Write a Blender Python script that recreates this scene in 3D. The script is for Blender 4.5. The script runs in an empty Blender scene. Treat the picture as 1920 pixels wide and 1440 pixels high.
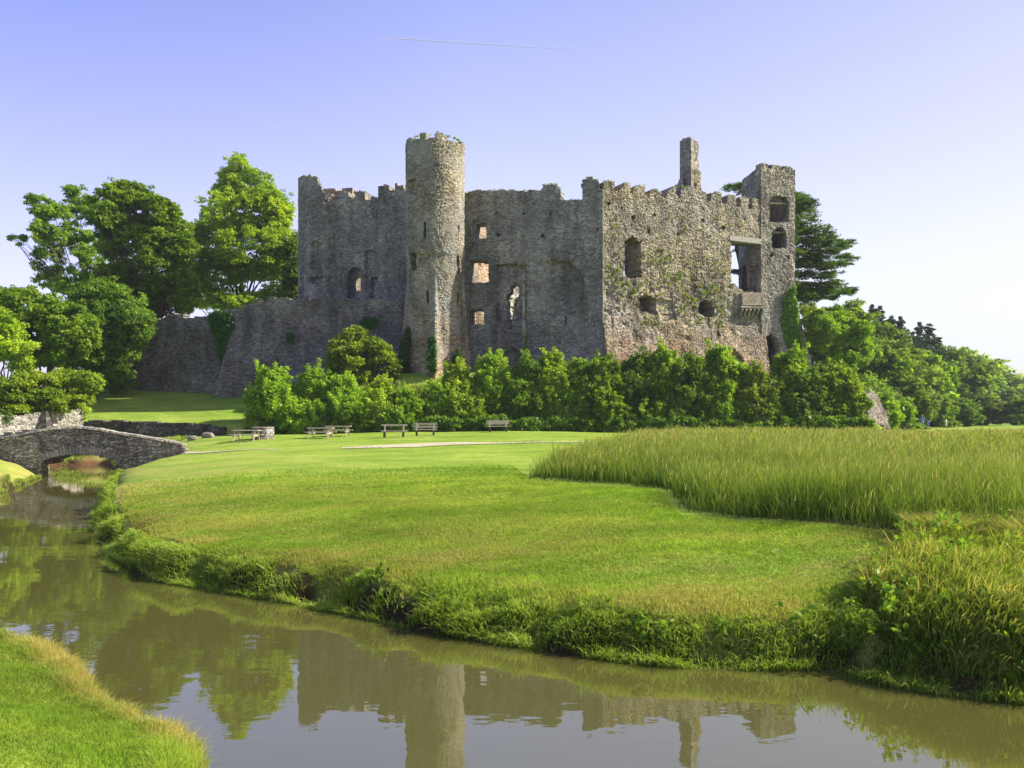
import bpy, math, random
import numpy as np
from mathutils import Vector, Matrix
R = math.radians
rng = np.random.default_rng(7); random.seed(7)
scene = bpy.context.scene
col = scene.collection

# ------------------------------------------------------------------ camera, sky, sun, exposure
F, HX, HY, CZ = 1600.0, 960.0, 778.0, 3.8
cam_d = bpy.data.cameras.new('camera'); cam = bpy.data.objects.new('camera', cam_d); col.objects.link(cam)
cam.location = (0, 0, CZ); cam.rotation_euler = (R(90), 0, 0)
cam_d.sensor_width = 36; cam_d.lens = 36*F/1920; cam_d.shift_y = (HY-720)/1920
cam_d.clip_start = .1; cam_d.clip_end = 20000
scene.camera = cam
SUN_AZ, SUN_EL = R(86), R(37)      # azimuth measured from +Y towards +X
w = bpy.data.worlds.new('World'); scene.world = w; w.use_nodes = True
wt = w.node_tree; bg = wt.nodes['Background']
sky = wt.nodes.new('ShaderNodeTexSky'); sky.sky_type = 'NISHITA'; sky.sun_disc = False
sky.sun_elevation = SUN_EL; sky.sun_rotation = SUN_AZ; sky.air_density = 1.0; sky.dust_density = 1.6; sky.ozone_density = 2.5
hs = wt.nodes.new('ShaderNodeMix'); hs.data_type = 'RGBA'; hs.blend_type = 'MULTIPLY'; hs.inputs[0].default_value = 1
tcw = wt.nodes.new('ShaderNodeTexCoord'); sxw = wt.nodes.new('ShaderNodeSeparateXYZ'); wt.links.new(tcw.outputs['Generated'], sxw.inputs[0])
rw_ = wt.nodes.new('ShaderNodeValToRGB'); wt.links.new(sxw.outputs[2], rw_.inputs[0])
rw_.color_ramp.elements[0].color = (.93, .93, 1.0, 1); rw_.color_ramp.elements[0].position = 0
rw_.color_ramp.elements[1].color = (1.10, .93, 1.02, 1); rw_.color_ramp.elements[1].position = .38
rx_ = wt.nodes.new('ShaderNodeValToRGB'); rx_.color_ramp.elements[0].color = (.92, .82, 1.0, 1); rx_.color_ramp.elements[1].color = (.98, 1.0, .97, 1)
tm_ = wt.nodes.new('ShaderNodeMix'); tm_.data_type = 'RGBA'; tm_.blend_type = 'MULTIPLY'; tm_.inputs[0].default_value = 1
wt.links.new(rw_.outputs[0], tm_.inputs[6]); wt.links.new(rx_.outputs[0], tm_.inputs[7]); wt.links.new(tm_.outputs[2], hs.inputs[7])
def wmath(op, a, b):
    n = wt.nodes.new('ShaderNodeMath'); n.operation = op
    for i, v in enumerate((a, b)):
        if isinstance(v, float): n.inputs[i].default_value = v
        else: wt.links.new(v, n.inputs[i])
    return n.outputs[0]
wt.links.new(wmath('ADD', sxw.outputs[0], .5), rx_.inputs[0])
# hazier, whiter air towards the horizon and the sun's side
hsv = wt.nodes.new('ShaderNodeHueSaturation')
sat_ = wmath('SUBTRACT', wmath('ADD', wmath('MULTIPLY', sxw.outputs[2], 1.25), .40), wmath('MULTIPLY', sxw.outputs[0], .28))
sat_ = wmath('MINIMUM', wmath('MAXIMUM', sat_, .12), 1.1); wt.links.new(sat_, hsv.inputs['Saturation'])
wt.links.new(wmath('SUBTRACT', 1.0, wmath('MULTIPLY', wmath('MAXIMUM', wmath('ADD', sxw.outputs[0], .05), 0.0), .62)), hsv.inputs['Value']); wt.links.new(sky.outputs[0], hsv.inputs['Color'])
wt.links.new(hsv.outputs[0], hs.inputs[6]); wt.links.new(hs.outputs[2], bg.inputs[0]); bg.inputs[1].default_value = .138
sl = bpy.data.lights.new('sun', 'SUN'); sl.energy = 5.0; sl.angle = R(.5); sl.color = (1, .93, .8)
so = bpy.data.objects.new('sun', sl); col.objects.link(so)
so.rotation_euler = Vector((math.cos(SUN_EL)*math.sin(SUN_AZ), math.cos(SUN_EL)*math.cos(SUN_AZ), math.sin(SUN_EL))).to_track_quat('Z', 'Y').to_euler()
scene.view_settings.view_transform = 'Standard'; scene.view_settings.look = 'None'
scene.view_settings.exposure = 1.08; scene.view_settings.gamma = 1
scene.cycles.max_bounces = 6; scene.cycles.transparent_max_bounces = 8

# ------------------------------------------------------------------ helpers
def P(px, py, Y):
    return ((px-HX)/F*Y, Y, CZ+(HY-py)/F*Y)
def proj(p):
    return HX+F*p[..., 0]/p[..., 1], HY-F*(p[..., 2]-CZ)/p[..., 1]
def tag(o, label=None, cat=None, group=None, kind=None):
    if label: o['label'] = label
    if cat: o['category'] = cat
    if group: o['group'] = group
    if kind: o['kind'] = kind
    return o
def empty(name, loc=(0, 0, 0), rz=0, **k):
    o = bpy.data.objects.new(name, None); col.objects.link(o); o.location = loc; o.rotation_euler = (0, 0, rz)
    return tag(o, **k)
def link(name, me, mat, parent=None, **k):
    o = bpy.data.objects.new(name, me); col.objects.link(o)
    if mat and not me.materials: me.materials.append(mat)
    if parent: o.parent = parent
    return tag(o, **k)
def np_mesh(name, V, faces, smooth=False, attrs=None, uv=None):
    """faces: list of (M,k) int arrays"""
    me = bpy.data.meshes.new(name)
    V = np.asarray(V, dtype=np.float32)
    me.vertices.add(len(V)); me.vertices.foreach_set('co', V.ravel())
    idx = np.concatenate([f.ravel() for f in faces]).astype(np.int32)
    tot = np.concatenate([np.full(len(f), f.shape[1], np.int32) for f in faces])
    me.loops.add(len(idx)); me.loops.foreach_set('vertex_index', idx)
    me.polygons.add(len(tot)); st = np.concatenate([[0], np.cumsum(tot)[:-1]]).astype(np.int32)
    me.polygons.foreach_set('loop_start', st); me.polygons.foreach_set('loop_total', tot)
    me.polygons.foreach_set('use_smooth', np.full(len(tot), smooth, dtype=bool))
    for n, (dom, a) in (attrs or {}).items():
        at = me.attributes.new(n, 'FLOAT', dom); at.data.foreach_set('value', np.asarray(a, np.float32).ravel())
    if uv is not None:
        l = me.uv_layers.new(name='UVMap'); l.data.foreach_set('uv', np.asarray(uv, np.float32)[idx].ravel())
    me.update(calc_edges=True)
    return me
def in_poly(x, y, poly):
    c = np.zeros(np.shape(x), bool); n = len(poly)
    for i in range(n):
        x0, y0 = poly[i]; x1, y1 = poly[(i+1) % n]
        if y0 == y1: continue
        k = ((y0 > y) != (y1 > y)) & (x < (x1-x0)*(y-y0)/(y1-y0)+x0)
        c ^= k
    return c
def vnoise(x, y, s=1.0, seed=0):
    """cheap smooth value noise, -1..1"""
    x = np.asarray(x, float)*s+seed*17.3; y = np.asarray(y, float)*s+seed*9.1
    xi = np.floor(x); yi = np.floor(y); fx = x-xi; fy = y-yi
    fx = fx*fx*(3-2*fx); fy = fy*fy*(3-2*fy)
    def hsh(a, b):
        v = np.sin(a*127.1+b*311.7+seed*74.7)*43758.5453
        return (v-np.floor(v))*2-1
    return ((hsh(xi, yi)*(1-fx)+hsh(xi+1, yi)*fx)*(1-fy)+(hsh(xi, yi+1)*(1-fx)+hsh(xi+1, yi+1)*fx)*fy)
def sstep(a, b, x):
    t = np.clip((np.asarray(x, float)-a)/(b-a), 0, 1); return t*t*(3-2*t)
class MB:
    """collects boxes and bars into ONE mesh"""
    def __init__(s): s.v = []; s.f = []
    def hexa(s, c8):
        n = len(s.v); s.v += [tuple(c) for c in c8]
        s.f += [(n, n+3, n+2, n+1), (n+4, n+5, n+6, n+7), (n, n+1, n+5, n+4), (n+1, n+2, n+6, n+5), (n+2, n+3, n+7, n+6), (n+3, n, n+4, n+7)]
        return s
    def box(s, x0, x1, y0, y1, z0, z1):
        return s.hexa([(x0, y0, z0), (x1, y0, z0), (x1, y1, z0), (x0, y1, z0), (x0, y0, z1), (x1, y0, z1), (x1, y1, z1), (x0, y1, z1)])
    def bar(s, a, b, wx, wy):
        a = Vector(a); b = Vector(b); d = (b-a).normalized()
        u = d.cross(Vector((0, 1, 0)));  u = u.normalized() if u.length > .01 else Vector((1, 0, 0))
        v = d.cross(u).normalized(); u = u*wx/2; v = v*wy/2
        return s.hexa([a-u-v, a+u-v, a+u+v, a-u+v, b-u-v, b+u-v, b+u+v, b-u+v])
    def build(s, name, mat, parent=None, bevel=0, **k):
        me = bpy.data.meshes.new(name); me.from_pydata(s.v, [], s.f); me.update()
        ul = me.uv_layers.new(name='UVMap')
        for p in me.polygons:      # box projection in metres
            nx_, ny_, nz_ = (abs(c) for c in p.normal)
            for li in p.loop_indices:
                c = me.vertices[me.loops[li].vertex_index].co
                ul.data[li].uv = (c.x, c.y) if nz_ > max(nx_, ny_) else ((c.y, c.z) if nx_ > ny_ else (c.x, c.z))
        o = link(name, me, mat, parent, **k)
        if bevel:
            m = o.modifiers.new('bevel', 'BEVEL'); m.width = bevel; m.segments = 2
        return o
def tube(pts, rad, n=8, bump=.0):
    pts = [Vector(p) for p in pts]; V = []; Fc = []
    for i, p in enumerate(pts):
        d = (pts[min(i+1, len(pts)-1)]-pts[max(i-1, 0)]).normalized()
        u = d.cross(Vector((.13, 1, .07))).normalized(); v = d.cross(u).normalized()
        for k in range(n):
            a = 2*math.pi*k/n; r = rad[i]*(1+random.uniform(-bump, bump))
            V.append(p+u*math.cos(a)*r+v*math.sin(a)*r)
    for i in range(len(pts)-1):
        for k in range(n):
            Fc.append((i*n+k, i*n+(k+1) % n, (i+1)*n+(k+1) % n, (i+1)*n+k))
    m = len(V); V.append(pts[0]); V.append(pts[-1])
    tri = []
    for k in range(n):
        tri.append((m, (k+1) % n, k)); tri.append((m+1, (len(pts)-1)*n+k, (len(pts)-1)*n+(k+1) % n))
    return V, Fc, tri
def tubes_mesh(name, items):
    V = []; Q = []; T = []
    for pts, rad, n in items:
        v, q, t = tube(pts, rad, n, .06); b = len(V)
        V += [tuple(a) for a in v]; Q += [[i+b for i in f] for f in q]; T += [[i+b for i in f] for f in t]
    return np_mesh(name, np.array(V), [np.array(Q), np.array(T)], smooth=True)

# ------------------------------------------------------------------ materials
def new_mat(name):
    m = bpy.data.materials.new(name); m.use_nodes = True; nt = m.node_tree
    return m, nt, nt.nodes['Principled BSDF']
def N(nt, t, **k):
    n = nt.nodes.new(t)
    for a, b in k.items(): setattr(n, a, b)
    return n
def noise(nt, vec, scale, detail=4, rough=.6, dist=0):
    n = N(nt, 'ShaderNodeTexNoise'); n.inputs['Scale'].default_value = scale; n.inputs['Detail'].default_value = detail
    n.inputs['Roughness'].default_value = rough; n.inputs['Distortion'].default_value = dist
    if vec is not None: nt.links.new(vec, n.inputs['Vector'])
    return n.outputs['Fac']
def ramp(nt, fac, stops):
    r = N(nt, 'ShaderNodeValToRGB'); el = r.color_ramp.elements
    while len(el) < len(stops): el.new(.5)
    for e, (p, c) in zip(el, stops):
        e.position = p; e.color = (c if isinstance(c, tuple) else (c, c, c))+(1,) if not (isinstance(c, tuple) and len(c) == 4) else c
    nt.links.new(fac, r.inputs[0]); return r.outputs[0]
def mix(nt, fac, a, b, mode='MIX'):
    n = N(nt, 'ShaderNodeMix', data_type='RGBA', blend_type=mode)
    for i, v in ((0, fac), (6, a), (7, b)):
        if isinstance(v, (int, float)): n.inputs[i].default_value = v
        elif isinstance(v, tuple): n.inputs[i].default_value = v+(1,)
        else: nt.links.new(v, n.inputs[i])
    return n.outputs[2]
def mth(nt, op, a, b=None, clamp=False):
    n = N(nt, 'ShaderNodeMath', operation=op); n.use_clamp = clamp
    for i, v in ((0, a), (1, b)):
        if v is None: continue
        if isinstance(v, (int, float)): n.inputs[i].default_value = v
        else: nt.links.new(v, n.inputs[i])
    return n.outputs[0]
def mapping(nt, vec, scale, loc=(0, 0, 0)):
    n = N(nt, 'ShaderNodeMapping'); n.inputs['Scale'].default_value = scale; n.inputs['Location'].default_value = loc
    nt.links.new(vec, n.inputs[0]); return n.outputs[0]
def bump(nt, bsdf, h, strength, dist):
    b = N(nt, 'ShaderNodeBump'); b.inputs['Strength'].default_value = strength; b.inputs['Distance'].default_value = dist
    nt.links.new(h, b.inputs['Height']); nt.links.new(b.outputs[0], bsdf.inputs['Normal'])

def stone_mat(name, c1, c2, c3, mortar, scale=3.0, squash=1.8, red=None, moss=.3, plaster=.0, uv=True, bstr=.7, dist=.06):
    m, nt, bs = new_mat(name)
    tc = N(nt, 'ShaderNodeTexCoord'); vec = tc.outputs['UV' if uv else 'Object']
    sc = (1, squash, 1) if uv else (1, 1, squash)
    wob = N(nt, 'ShaderNodeTexNoise'); wob.inputs['Scale'].default_value = scale*.6; nt.links.new(vec, wob.inputs['Vector'])
    vm = N(nt, 'ShaderNodeVectorMath', operation='MULTIPLY_ADD'); nt.links.new(wob.outputs['Color'], vm.inputs[0]); vm.inputs[1].default_value = (.25,)*3; nt.links.new(vec, vm.inputs[2])
    v2 = mapping(nt, vm.outputs[0], sc)
    vo = N(nt, 'ShaderNodeTexVoronoi'); vo.inputs['Scale'].default_value = scale; nt.links.new(v2, vo.inputs['Vector'])
    ve = N(nt, 'ShaderNodeTexVoronoi', feature='DISTANCE_TO_EDGE'); ve.inputs['Scale'].default_value = scale; nt.links.new(v2, ve.inputs['Vector'])
    sep = N(nt, 'ShaderNodeSeparateColor'); nt.links.new(vo.outputs['Color'], sep.inputs[0])
    base = ramp(nt, sep.outputs[0], [(0, c1), (.45, c2), (.8, c3), (1, tuple(min(1, a*1.15) for a in c3))])
    big = noise(nt, vec, .22, 6, .65)
    base = mix(nt, 1, base, ramp(nt, big, [(.32, .55), (.5, 1.), (.66, 1.5)]), 'MULTIPLY')
    st = noise(nt, mapping(nt, vec, (1, .16, 1), (5, 1, 0)), .9, 5, .7)
    base = mix(nt, 1, base, ramp(nt, st, [(.36, .62), (.5, 1.), (.66, 1.22)]), 'MULTIPLY')
    gry = ramp(nt, noise(nt, mapping(nt, vec, (1, 1, 1), (31, 8, 0)), .14, 5, .65), [(.42, 0.), (.58, .55)])
    bw = N(nt, 'ShaderNodeHueSaturation'); bw.inputs['Saturation'].default_value = .25; bw.inputs['Value'].default_value = .85; nt.links.new(base, bw.inputs['Color'])
    base = mix(nt, gry, base, bw.outputs[0])
    if red:
        su = N(nt, 'ShaderNodeSeparateXYZ'); nt.links.new(vec, su.inputs[0])
        zz = mth(nt, 'ADD', su.outputs[1], mth(nt, 'MULTIPLY', noise(nt, vec, .35, 5), 7))
        f = ramp(nt, mth(nt, 'DIVIDE', mth(nt, 'SUBTRACT', zz, red[0]), red[1]-red[0], True), [(0, red[3]), (1, 0.)])
        base = mix(nt, f, base, mix(nt, 1, base, red[2], 'MULTIPLY'))
    if plaster:
        f = ramp(nt, noise(nt, mapping(nt, vec, (1, .6, 1), (4, 2, 0)), .3, 6, .7), [(.55-plaster*.1, 0.), (.62, plaster)])
        base = mix(nt, f, base, (.34, .33, .30))
    if moss:
        f = ramp(nt, noise(nt, mapping(nt, vec, (1, 1, 1), (14, 7, 3)), .8, 6, .75), [(.56, 0.), (.68, moss)])
        base = mix(nt, f, base, (.09, .10, .03))
    fine = noise(nt, vec, 14, 4, .7)
    base = mix(nt, 1, base, ramp(nt, fine, [(.25, .65), (.5, 1.), (.75, 1.35)]), 'MULTIPLY')
    sp = ramp(nt, noise(nt, mapping(nt, vec, (1, 1, 1), (3, 3, 3)), 5, 3, .6), [(.66, 0.), (.7, .25)])
    base = mix(nt, sp, base, (.42, .42, .38))
    edge = ramp(nt, ve.outputs[0], [(0, 1.), (.07, 0.)])
    base = mix(nt, mth(nt, 'MULTIPLY', edge, .8), base, mortar)
    nt.links.new(base, bs.inputs['Base Color']); bs.inputs['Roughness'].default_value = .95; bs.inputs['Specular IOR Level'].default_value = .15
    h = mth(nt, 'ADD', mth(nt, 'MULTIPLY', ramp(nt, ve.outputs[0], [(0, 0.), (.12, .8), (.4, 1.)]), 1), mth(nt, 'MULTIPLY', noise(nt, vec, 8, 5, .7), .7))
    h = mth(nt, 'ADD', h, mth(nt, 'MULTIPLY', sep.outputs[1], .8))
    bump(nt, bs, h, bstr, dist)
    return m
def leaf_mat(name, dark, mid, light, trans=.35, var=.25):
    m, nt, bs = new_mat(name)
    at = N(nt, 'ShaderNodeAttribute', attribute_name='tint')
    oi = N(nt, 'ShaderNodeObjectInfo')
    base = ramp(nt, at.outputs['Fac'], [(0, dark), (.5, mid), (1, light)])
    base = mix(nt, 1, base, ramp(nt, oi.outputs['Random'], [(0, 1-var), (1, 1+var)]), 'MULTIPLY')
    df = N(nt, 'ShaderNodeBsdfDiffuse'); tr = N(nt, 'ShaderNodeBsdfTranslucent'); gl = N(nt, 'ShaderNodeBsdfGlossy')
    gl.inputs['Roughness'].default_value = .45; gl.inputs['Color'].default_value = (.8, .8, .8, 1)
    nt.links.new(base, df.inputs[0])
    nt.links.new(mix(nt, 1, base, (1.5, 1.5, .6), 'MULTIPLY'), tr.inputs[0])
    ms = N(nt, 'ShaderNodeMixShader'); ms.inputs[0].default_value = trans
    nt.links.new(df.outputs[0], ms.inputs[1]); nt.links.new(tr.outputs[0], ms.inputs[2])
    m2 = N(nt, 'ShaderNodeMixShader'); m2.inputs[0].default_value = .012
    nt.links.new(ms.outputs[0], m2.inputs[1]); nt.links.new(gl.outputs[0], m2.inputs[2])
    nt.links.new(m2.outputs[0], nt.nodes['Material Output'].inputs[0])
    return m
def blade_mat(name, base_c, mid_c, tip_c, dry_c, trans=.4):
    m, nt, bs = new_mat(name)
    t = N(nt, 'ShaderNodeAttribute', attribute_name='t'); k = N(nt, 'ShaderNodeAttribute', attribute_name='tint')
    g = ramp(nt, t.outputs['Fac'], [(0, base_c), (.5, mid_c), (1, tip_c)])
    c = mix(nt, ramp(nt, k.outputs['Fac'], [(.55, 0.), (1, 1.)]), g, dry_c)
    c = mix(nt, 1, c, ramp(nt, k.outputs['Fac'], [(0, .7), (.5, 1.15)]), 'MULTIPLY')
    df = N(nt, 'ShaderNodeBsdfDiffuse'); tr = N(nt, 'ShaderNodeBsdfTranslucent')
    nt.links.new(c, df.inputs[0]); nt.links.new(mix(nt, 1, c, (1.4, 1.4, .7), 'MULTIPLY'), tr.inputs[0])
    ms = N(nt, 'ShaderNodeMixShader'); ms.inputs[0].default_value = trans
    nt.links.new(df.outputs[0], ms.inputs[1]); nt.links.new(tr.outputs[0], ms.inputs[2])
    nt.links.new(ms.outputs[0], nt.nodes['Material Output'].inputs[0])
    return m
def plain_mat(name, c, rough=.8, nscale=8, var=.3, bstr=.3, squash=(1, 1, 1)):
    m, nt, bs = new_mat(name)
    tc = N(nt, 'ShaderNodeTexCoord'); v = mapping(nt, tc.outputs['Object'], squash)
    f = noise(nt, v, nscale, 5, .7)
    b = mix(nt, 1, c, ramp(nt, f, [(.3, 1-var), (.7, 1+var)]), 'MULTIPLY')
    nt.links.new(b, bs.inputs['Base Color']); bs.inputs['Roughness'].default_value = rough; bs.inputs['Specular IOR Level'].default_value = .2
    if bstr: bump(nt, bs, f, bstr, .02)
    return m

M = {}
M['castle'] = stone_mat('castle_stone', (.145, .13, .113), (.24, .22, .19), (.33, .305, .26), (.125, .113, .096), 4.2, 1.9, moss=.45, plaster=.35)  # greyer copy for the shaded walls, cool shade mixed into its colour
M['castle_sun'] = stone_mat('castle_stone_sunlit', (.15, .125, .08), (.26, .22, .145), (.38, .33, .22), (.13, .108, .065), 4.2, 1.9, red=(11.0, 16.5, (1.22, .84, .66), .95), moss=.8, plaster=.3)  # sunlit copy of the castle stone, the sun's warmth painted into its colour
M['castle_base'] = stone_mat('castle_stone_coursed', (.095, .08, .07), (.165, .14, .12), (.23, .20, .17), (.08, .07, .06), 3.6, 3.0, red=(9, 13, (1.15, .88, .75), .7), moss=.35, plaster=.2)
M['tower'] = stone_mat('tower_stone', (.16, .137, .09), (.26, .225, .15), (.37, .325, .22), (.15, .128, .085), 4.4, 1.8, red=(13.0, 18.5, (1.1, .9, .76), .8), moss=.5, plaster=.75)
M['curtain'] = stone_mat('curtain_stone', (.10, .09, .078), (.175, .157, .135), (.25, .225, .19), (.072, .064, .054), 3.8, 3.0, moss=.3, plaster=.15)
M['turret'] = stone_mat('turret_stone', (.14, .122, .09), (.245, .215, .16), (.36, .32, .24), (.13, .112, .08), 4.0, 1.7, moss=.35, plaster=.5)  # sunlit warmth put into the colour; the shaded turret face takes castle
M['plaster'] = stone_mat('pale_plaster', (.42, .40, .34), (.50, .48, .40), (.56, .54, .46), (.38, .36, .3), 2.0, 1.3, moss=.2)
M['orange'] = stone_mat('court_stone', (.26, .17, .10), (.36, .25, .15), (.46, .35, .22), (.3, .24, .16), 3.2, 2.2, moss=.3)
M['bridge'] = stone_mat('bridge_stone', (.18, .145, .095), (.31, .255, .175), (.46, .39, .28), (.085, .07, .045), 3.4, 2.4, moss=.25, bstr=1, dist=.08)
M['cope'] = stone_mat('coping_stone', (.24, .21, .155), (.29, .26, .195), (.35, .31, .24), (.2, .18, .13), 3.0, 1.2, moss=.2)
M['whitewall'] = stone_mat('pale_rubble', (.24, .215, .165), (.34, .31, .24), (.45, .41, .33), (.14, .12, .085), 2.6, 2.6, moss=.3)
M['darkwall'] = stone_mat('dark_rubble', (.05, .045, .04), (.09, .08, .07), (.15, .135, .12), (.03, .03, .025), 2.6, 2.2, moss=.4)  # evenly dark rubble for the retaining wall and the pointed wedge
M['cliff'] = stone_mat('cliff_stone', (.17, .14, .11), (.24, .20, .16), (.31, .27, .21), (.14, .12, .09), 3.0, 1.2, moss=.4)
M['well'] = stone_mat('ring_stone', (.13, .11, .09), (.26, .24, .20), (.5, .48, .43), (.08, .07, .06), 4.0, 1.5, moss=.15)
M['wood'] = plain_mat('weathered_wood', (.44, .38, .28), .8, 6, .3, .3, (1, 8, 8))
M['wood_dark'] = plain_mat('stained_wood', (.10, .075, .05), .8, 6, .3, .3)
M['rock'] = plain_mat('rock', (.19, .17, .14), .95, 3, .5, .8)
M['bark'] = plain_mat('bark', (.09, .07, .05), .95, 4, .5, .8, (1, 1, .3))
M['lintel'] = plain_mat('concrete_lintel', (.34, .32, .28), .7, 3, .2, .2)
M['path'] = plain_mat('gravel_path', (.40, .36, .23), .95, 2, .2, .3)
M['earth'] = plain_mat('red_earth', (.22, .10, .06), .95, 1.5, .5, .8)
M['leaf_lime'] = leaf_mat('leaf_lime', (.11, .19, .014), (.23, .34, .024), (.42, .50, .045), .46)
M['leaf_mid'] = leaf_mat('leaf_mid', (.08, .16, .012), (.18, .30, .022), (.33, .45, .04), .48)
M['leaf_deep'] = leaf_mat('leaf_deep', (.05, .115, .014), (.12, .21, .022), (.23, .35, .035), .45)
M['leaf_yellow'] = leaf_mat('leaf_yellow', (.085, .15, .014), (.20, .30, .024), (.36, .43, .045), .46)
M['leaf_cedar'] = leaf_mat('leaf_cedar', (.03, .07, .013), (.07, .135, .018), (.14, .22, .03), .3)
M['leaf_fir'] = leaf_mat('leaf_fir', (.02, .045, .02), (.04, .08, .035), (.07, .13, .045), .2)
M['leaf_hill'] = leaf_mat('leaf_hill', (.07, .13, .018), (.14, .22, .028), (.25, .34, .04), .44, .35)
M['ivy'] = leaf_mat('leaf_ivy', (.02, .065, .008), (.035, .12, .012), (.06, .18, .02), .3)
M['ivy_light'] = leaf_mat('leaf_ivy_light', (.07, .16, .01), (.12, .25, .015), (.2, .34, .03), .4)

# ------------------------------------------------------------------ terrain height field
def W(px, py):
    Y = CZ*F/(py-HY); return ((px-HX)/F*Y, Y)
bank_far = [W(*p) for p in [(205, 872), (222, 885), (213, 905), (205, 925), (195, 960), (190, 985), (205, 1012), (235, 1045), (275, 1072), (330, 1090), (400, 1103), (520, 1120), (640, 1143), (720, 1160), (800, 1178), (900, 1195), (1000, 1210), (1100, 1225), (1200, 1238), (1300, 1246), (1420, 1250), (1530, 1246), (1575, 1228), (1600, 1262), (1700, 1285), (1800, 1298), (1920, 1312), (2300, 1350), (3200, 1400)]]
bank_near = [(40, 4.6), (20, 5), (8, 4.4), (3, 4.2), (0, 4.3), (-1.9, 5.6), (-3.0, 7.4)]+[W(*p) for p in [(360, 1440), (300, 1404), (215, 1358), (150, 1314), (80, 1262), (-10, 1212), (-120, 1150), (-250, 1060), (-220, 990), (-100, 950), (0, 925), (40, 908), (80, 893), (84, 884), (85, 873)]]
RIV = np.array(bank_far+bank_near)
def river_sd(x, y):
    """distance to the water's edge, negative on the water"""
    x = np.asarray(x, float); y = np.asarray(y, float); shp = x.shape; x = x.ravel(); y = y.ravel()
    d2 = np.full(x.shape, 1e9); n = len(RIV)
    for i in range(n):
        ax, ay = RIV[i]; bx, by = RIV[(i+1) % n]; dx, dy = bx-ax, by-ay
        t = np.clip(((x-ax)*dx+(y-ay)*dy)/(dx*dx+dy*dy+1e-9), 0, 1)
        d2 = np.minimum(d2, (x-ax-t*dx)**2+(y-ay-t*dy)**2)
    d = np.sqrt(d2); d[in_poly(x, y, RIV)] *= -1
    return d.reshape(shp)
def H(x, y):
    x = np.asarray(x, float); y = np.asarray(y, float)
    d0 = river_sd(x, y)
    d = d0+.35*vnoise(x, y, .9, 1)*np.exp(-np.abs(d0)/3)+.15*vnoise(x, y, 2.6, 2)*np.exp(-np.abs(d0)/2)
    dp = np.maximum(d, 0)
    ymid = np.interp(x, [-30, -12, -3, 3, 10, 30], [17, 16, 12, 10, 9, 7])
    near = y < ymid
    base = np.interp(y, [10, 25, 35, 50, 58, 66, 72, 100, 400], [1.65, 1.68, 1.78, 2.0, 2.2, 2.42, 2.42, 2.0, 1.8])
    base = base-sstep(8, 22, x)*np.interp(y, [45, 66, 72, 90], [0, .38, .38, 0])
    land = base-1.02*np.exp(-dp/6)+.10*vnoise(x, y, .12, 3)+.05*vnoise(x, y, .4, 4)
    # turfy hump at the right end of the lawn, and the hollow beside it
    land += .25*np.exp(-((x-7.5)/3.5)**2-((y-17.5)/2.2)**2)
    # mound under the castle
    m = np.interp(y, [70.8, 74, 77.5, 90, 120], [0, 2.8, 5.3, 5.9, 6.2])
    wx = sstep(-24, -17, x)*(1-sstep(28, 34, x))
    mL = np.interp(y, [70.4, 71, 86, 100, 130], [0, .85, 4.3, 5.2, 6])
    wL = sstep(-62, -50, x)*(1-sstep(-24, -17, x))
    mL = mL*(1-sstep(-14, -12, x)) if False else mL
    rise = m*wx+np.where(x < -17, mL*(1-sstep(-24, -17, x)), 0)*np.where(x < -17, 1, 0)
    yl = np.interp(x, [33, 53, 99, 205, 375, 700], [84, 116, 192, 352, 600, 1100])
    hill = np.where(x > 33, np.clip((y-yl)*.42, 0, 10.5+2*vnoise(x, y, .02, 9)), 0)*sstep(33, 38, x)
    land = land+np.maximum(rise, hill)
    nearh = .10+.20*dp-.004*dp*dp+.03*vnoise(x, y, .7, 5); nearh = np.where(dp > 14, 2.7, nearh)
    land = np.where(near, nearh+.25*(1-np.exp(-dp/.25)), land)
    k = np.where(near, 1, 1-np.exp(-dp/np.where((y > 44) & (x < -20), 1.6, .27)))
    bed = -.9*(1-np.exp(-np.maximum(-d, 0)/.6))
    return np.where(d > 0, land*k+.0, bed)
def H1(x, y): return float(H(np.array([x]), np.array([y]))[0])
def G(px, py):
    """the ground point seen at a pixel"""
    Y = np.geomspace(8, 700, 4000); X = (px-HX)/F*Y; Z = CZ+(HY-py)/F*Y
    i = np.argmax(Z <= H(X, Y)); 
    return (X[i], Y[i], float(H(X[i:i+1], Y[i:i+1])[0]))
def axis(segs):
    out = [segs[0][0]]
    for a, b, s0, s1 in segs:
        x = a
        while x < b-1e-6:
            t = (x-a)/(b-a); x += s0*(s1/s0)**t; out.append(min(x, b))
    return np.array(out)
ys = axis([(-40, 0, 4, 1), (0, 9, .5, .12), (9, 34, .12, .16), (34, 80, .18, .4), (80, 200, .5, 4), (200, 4000, 4, 220)])
xs = axis([(-3500, -110, 220, 4), (-110, -40, 4, .5), (-40, -14, .4, .15), (-14, 12, .12, .12), (12, 40, .15, .5), (40, 250, .6, 4), (250, 5000, 4, 220)])
X, Y = np.meshgrid(xs, ys); Z = H(X, Y)
SD = river_sd(X, Y)
ny, nx = X.shape; I = np.arange(nx*ny).reshape(ny, nx)
Fq = np.stack([I[:-1, :-1], I[:-1, 1:], I[1:, 1:], I[1:, :-1]], -1).reshape(-1, 4)
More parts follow.
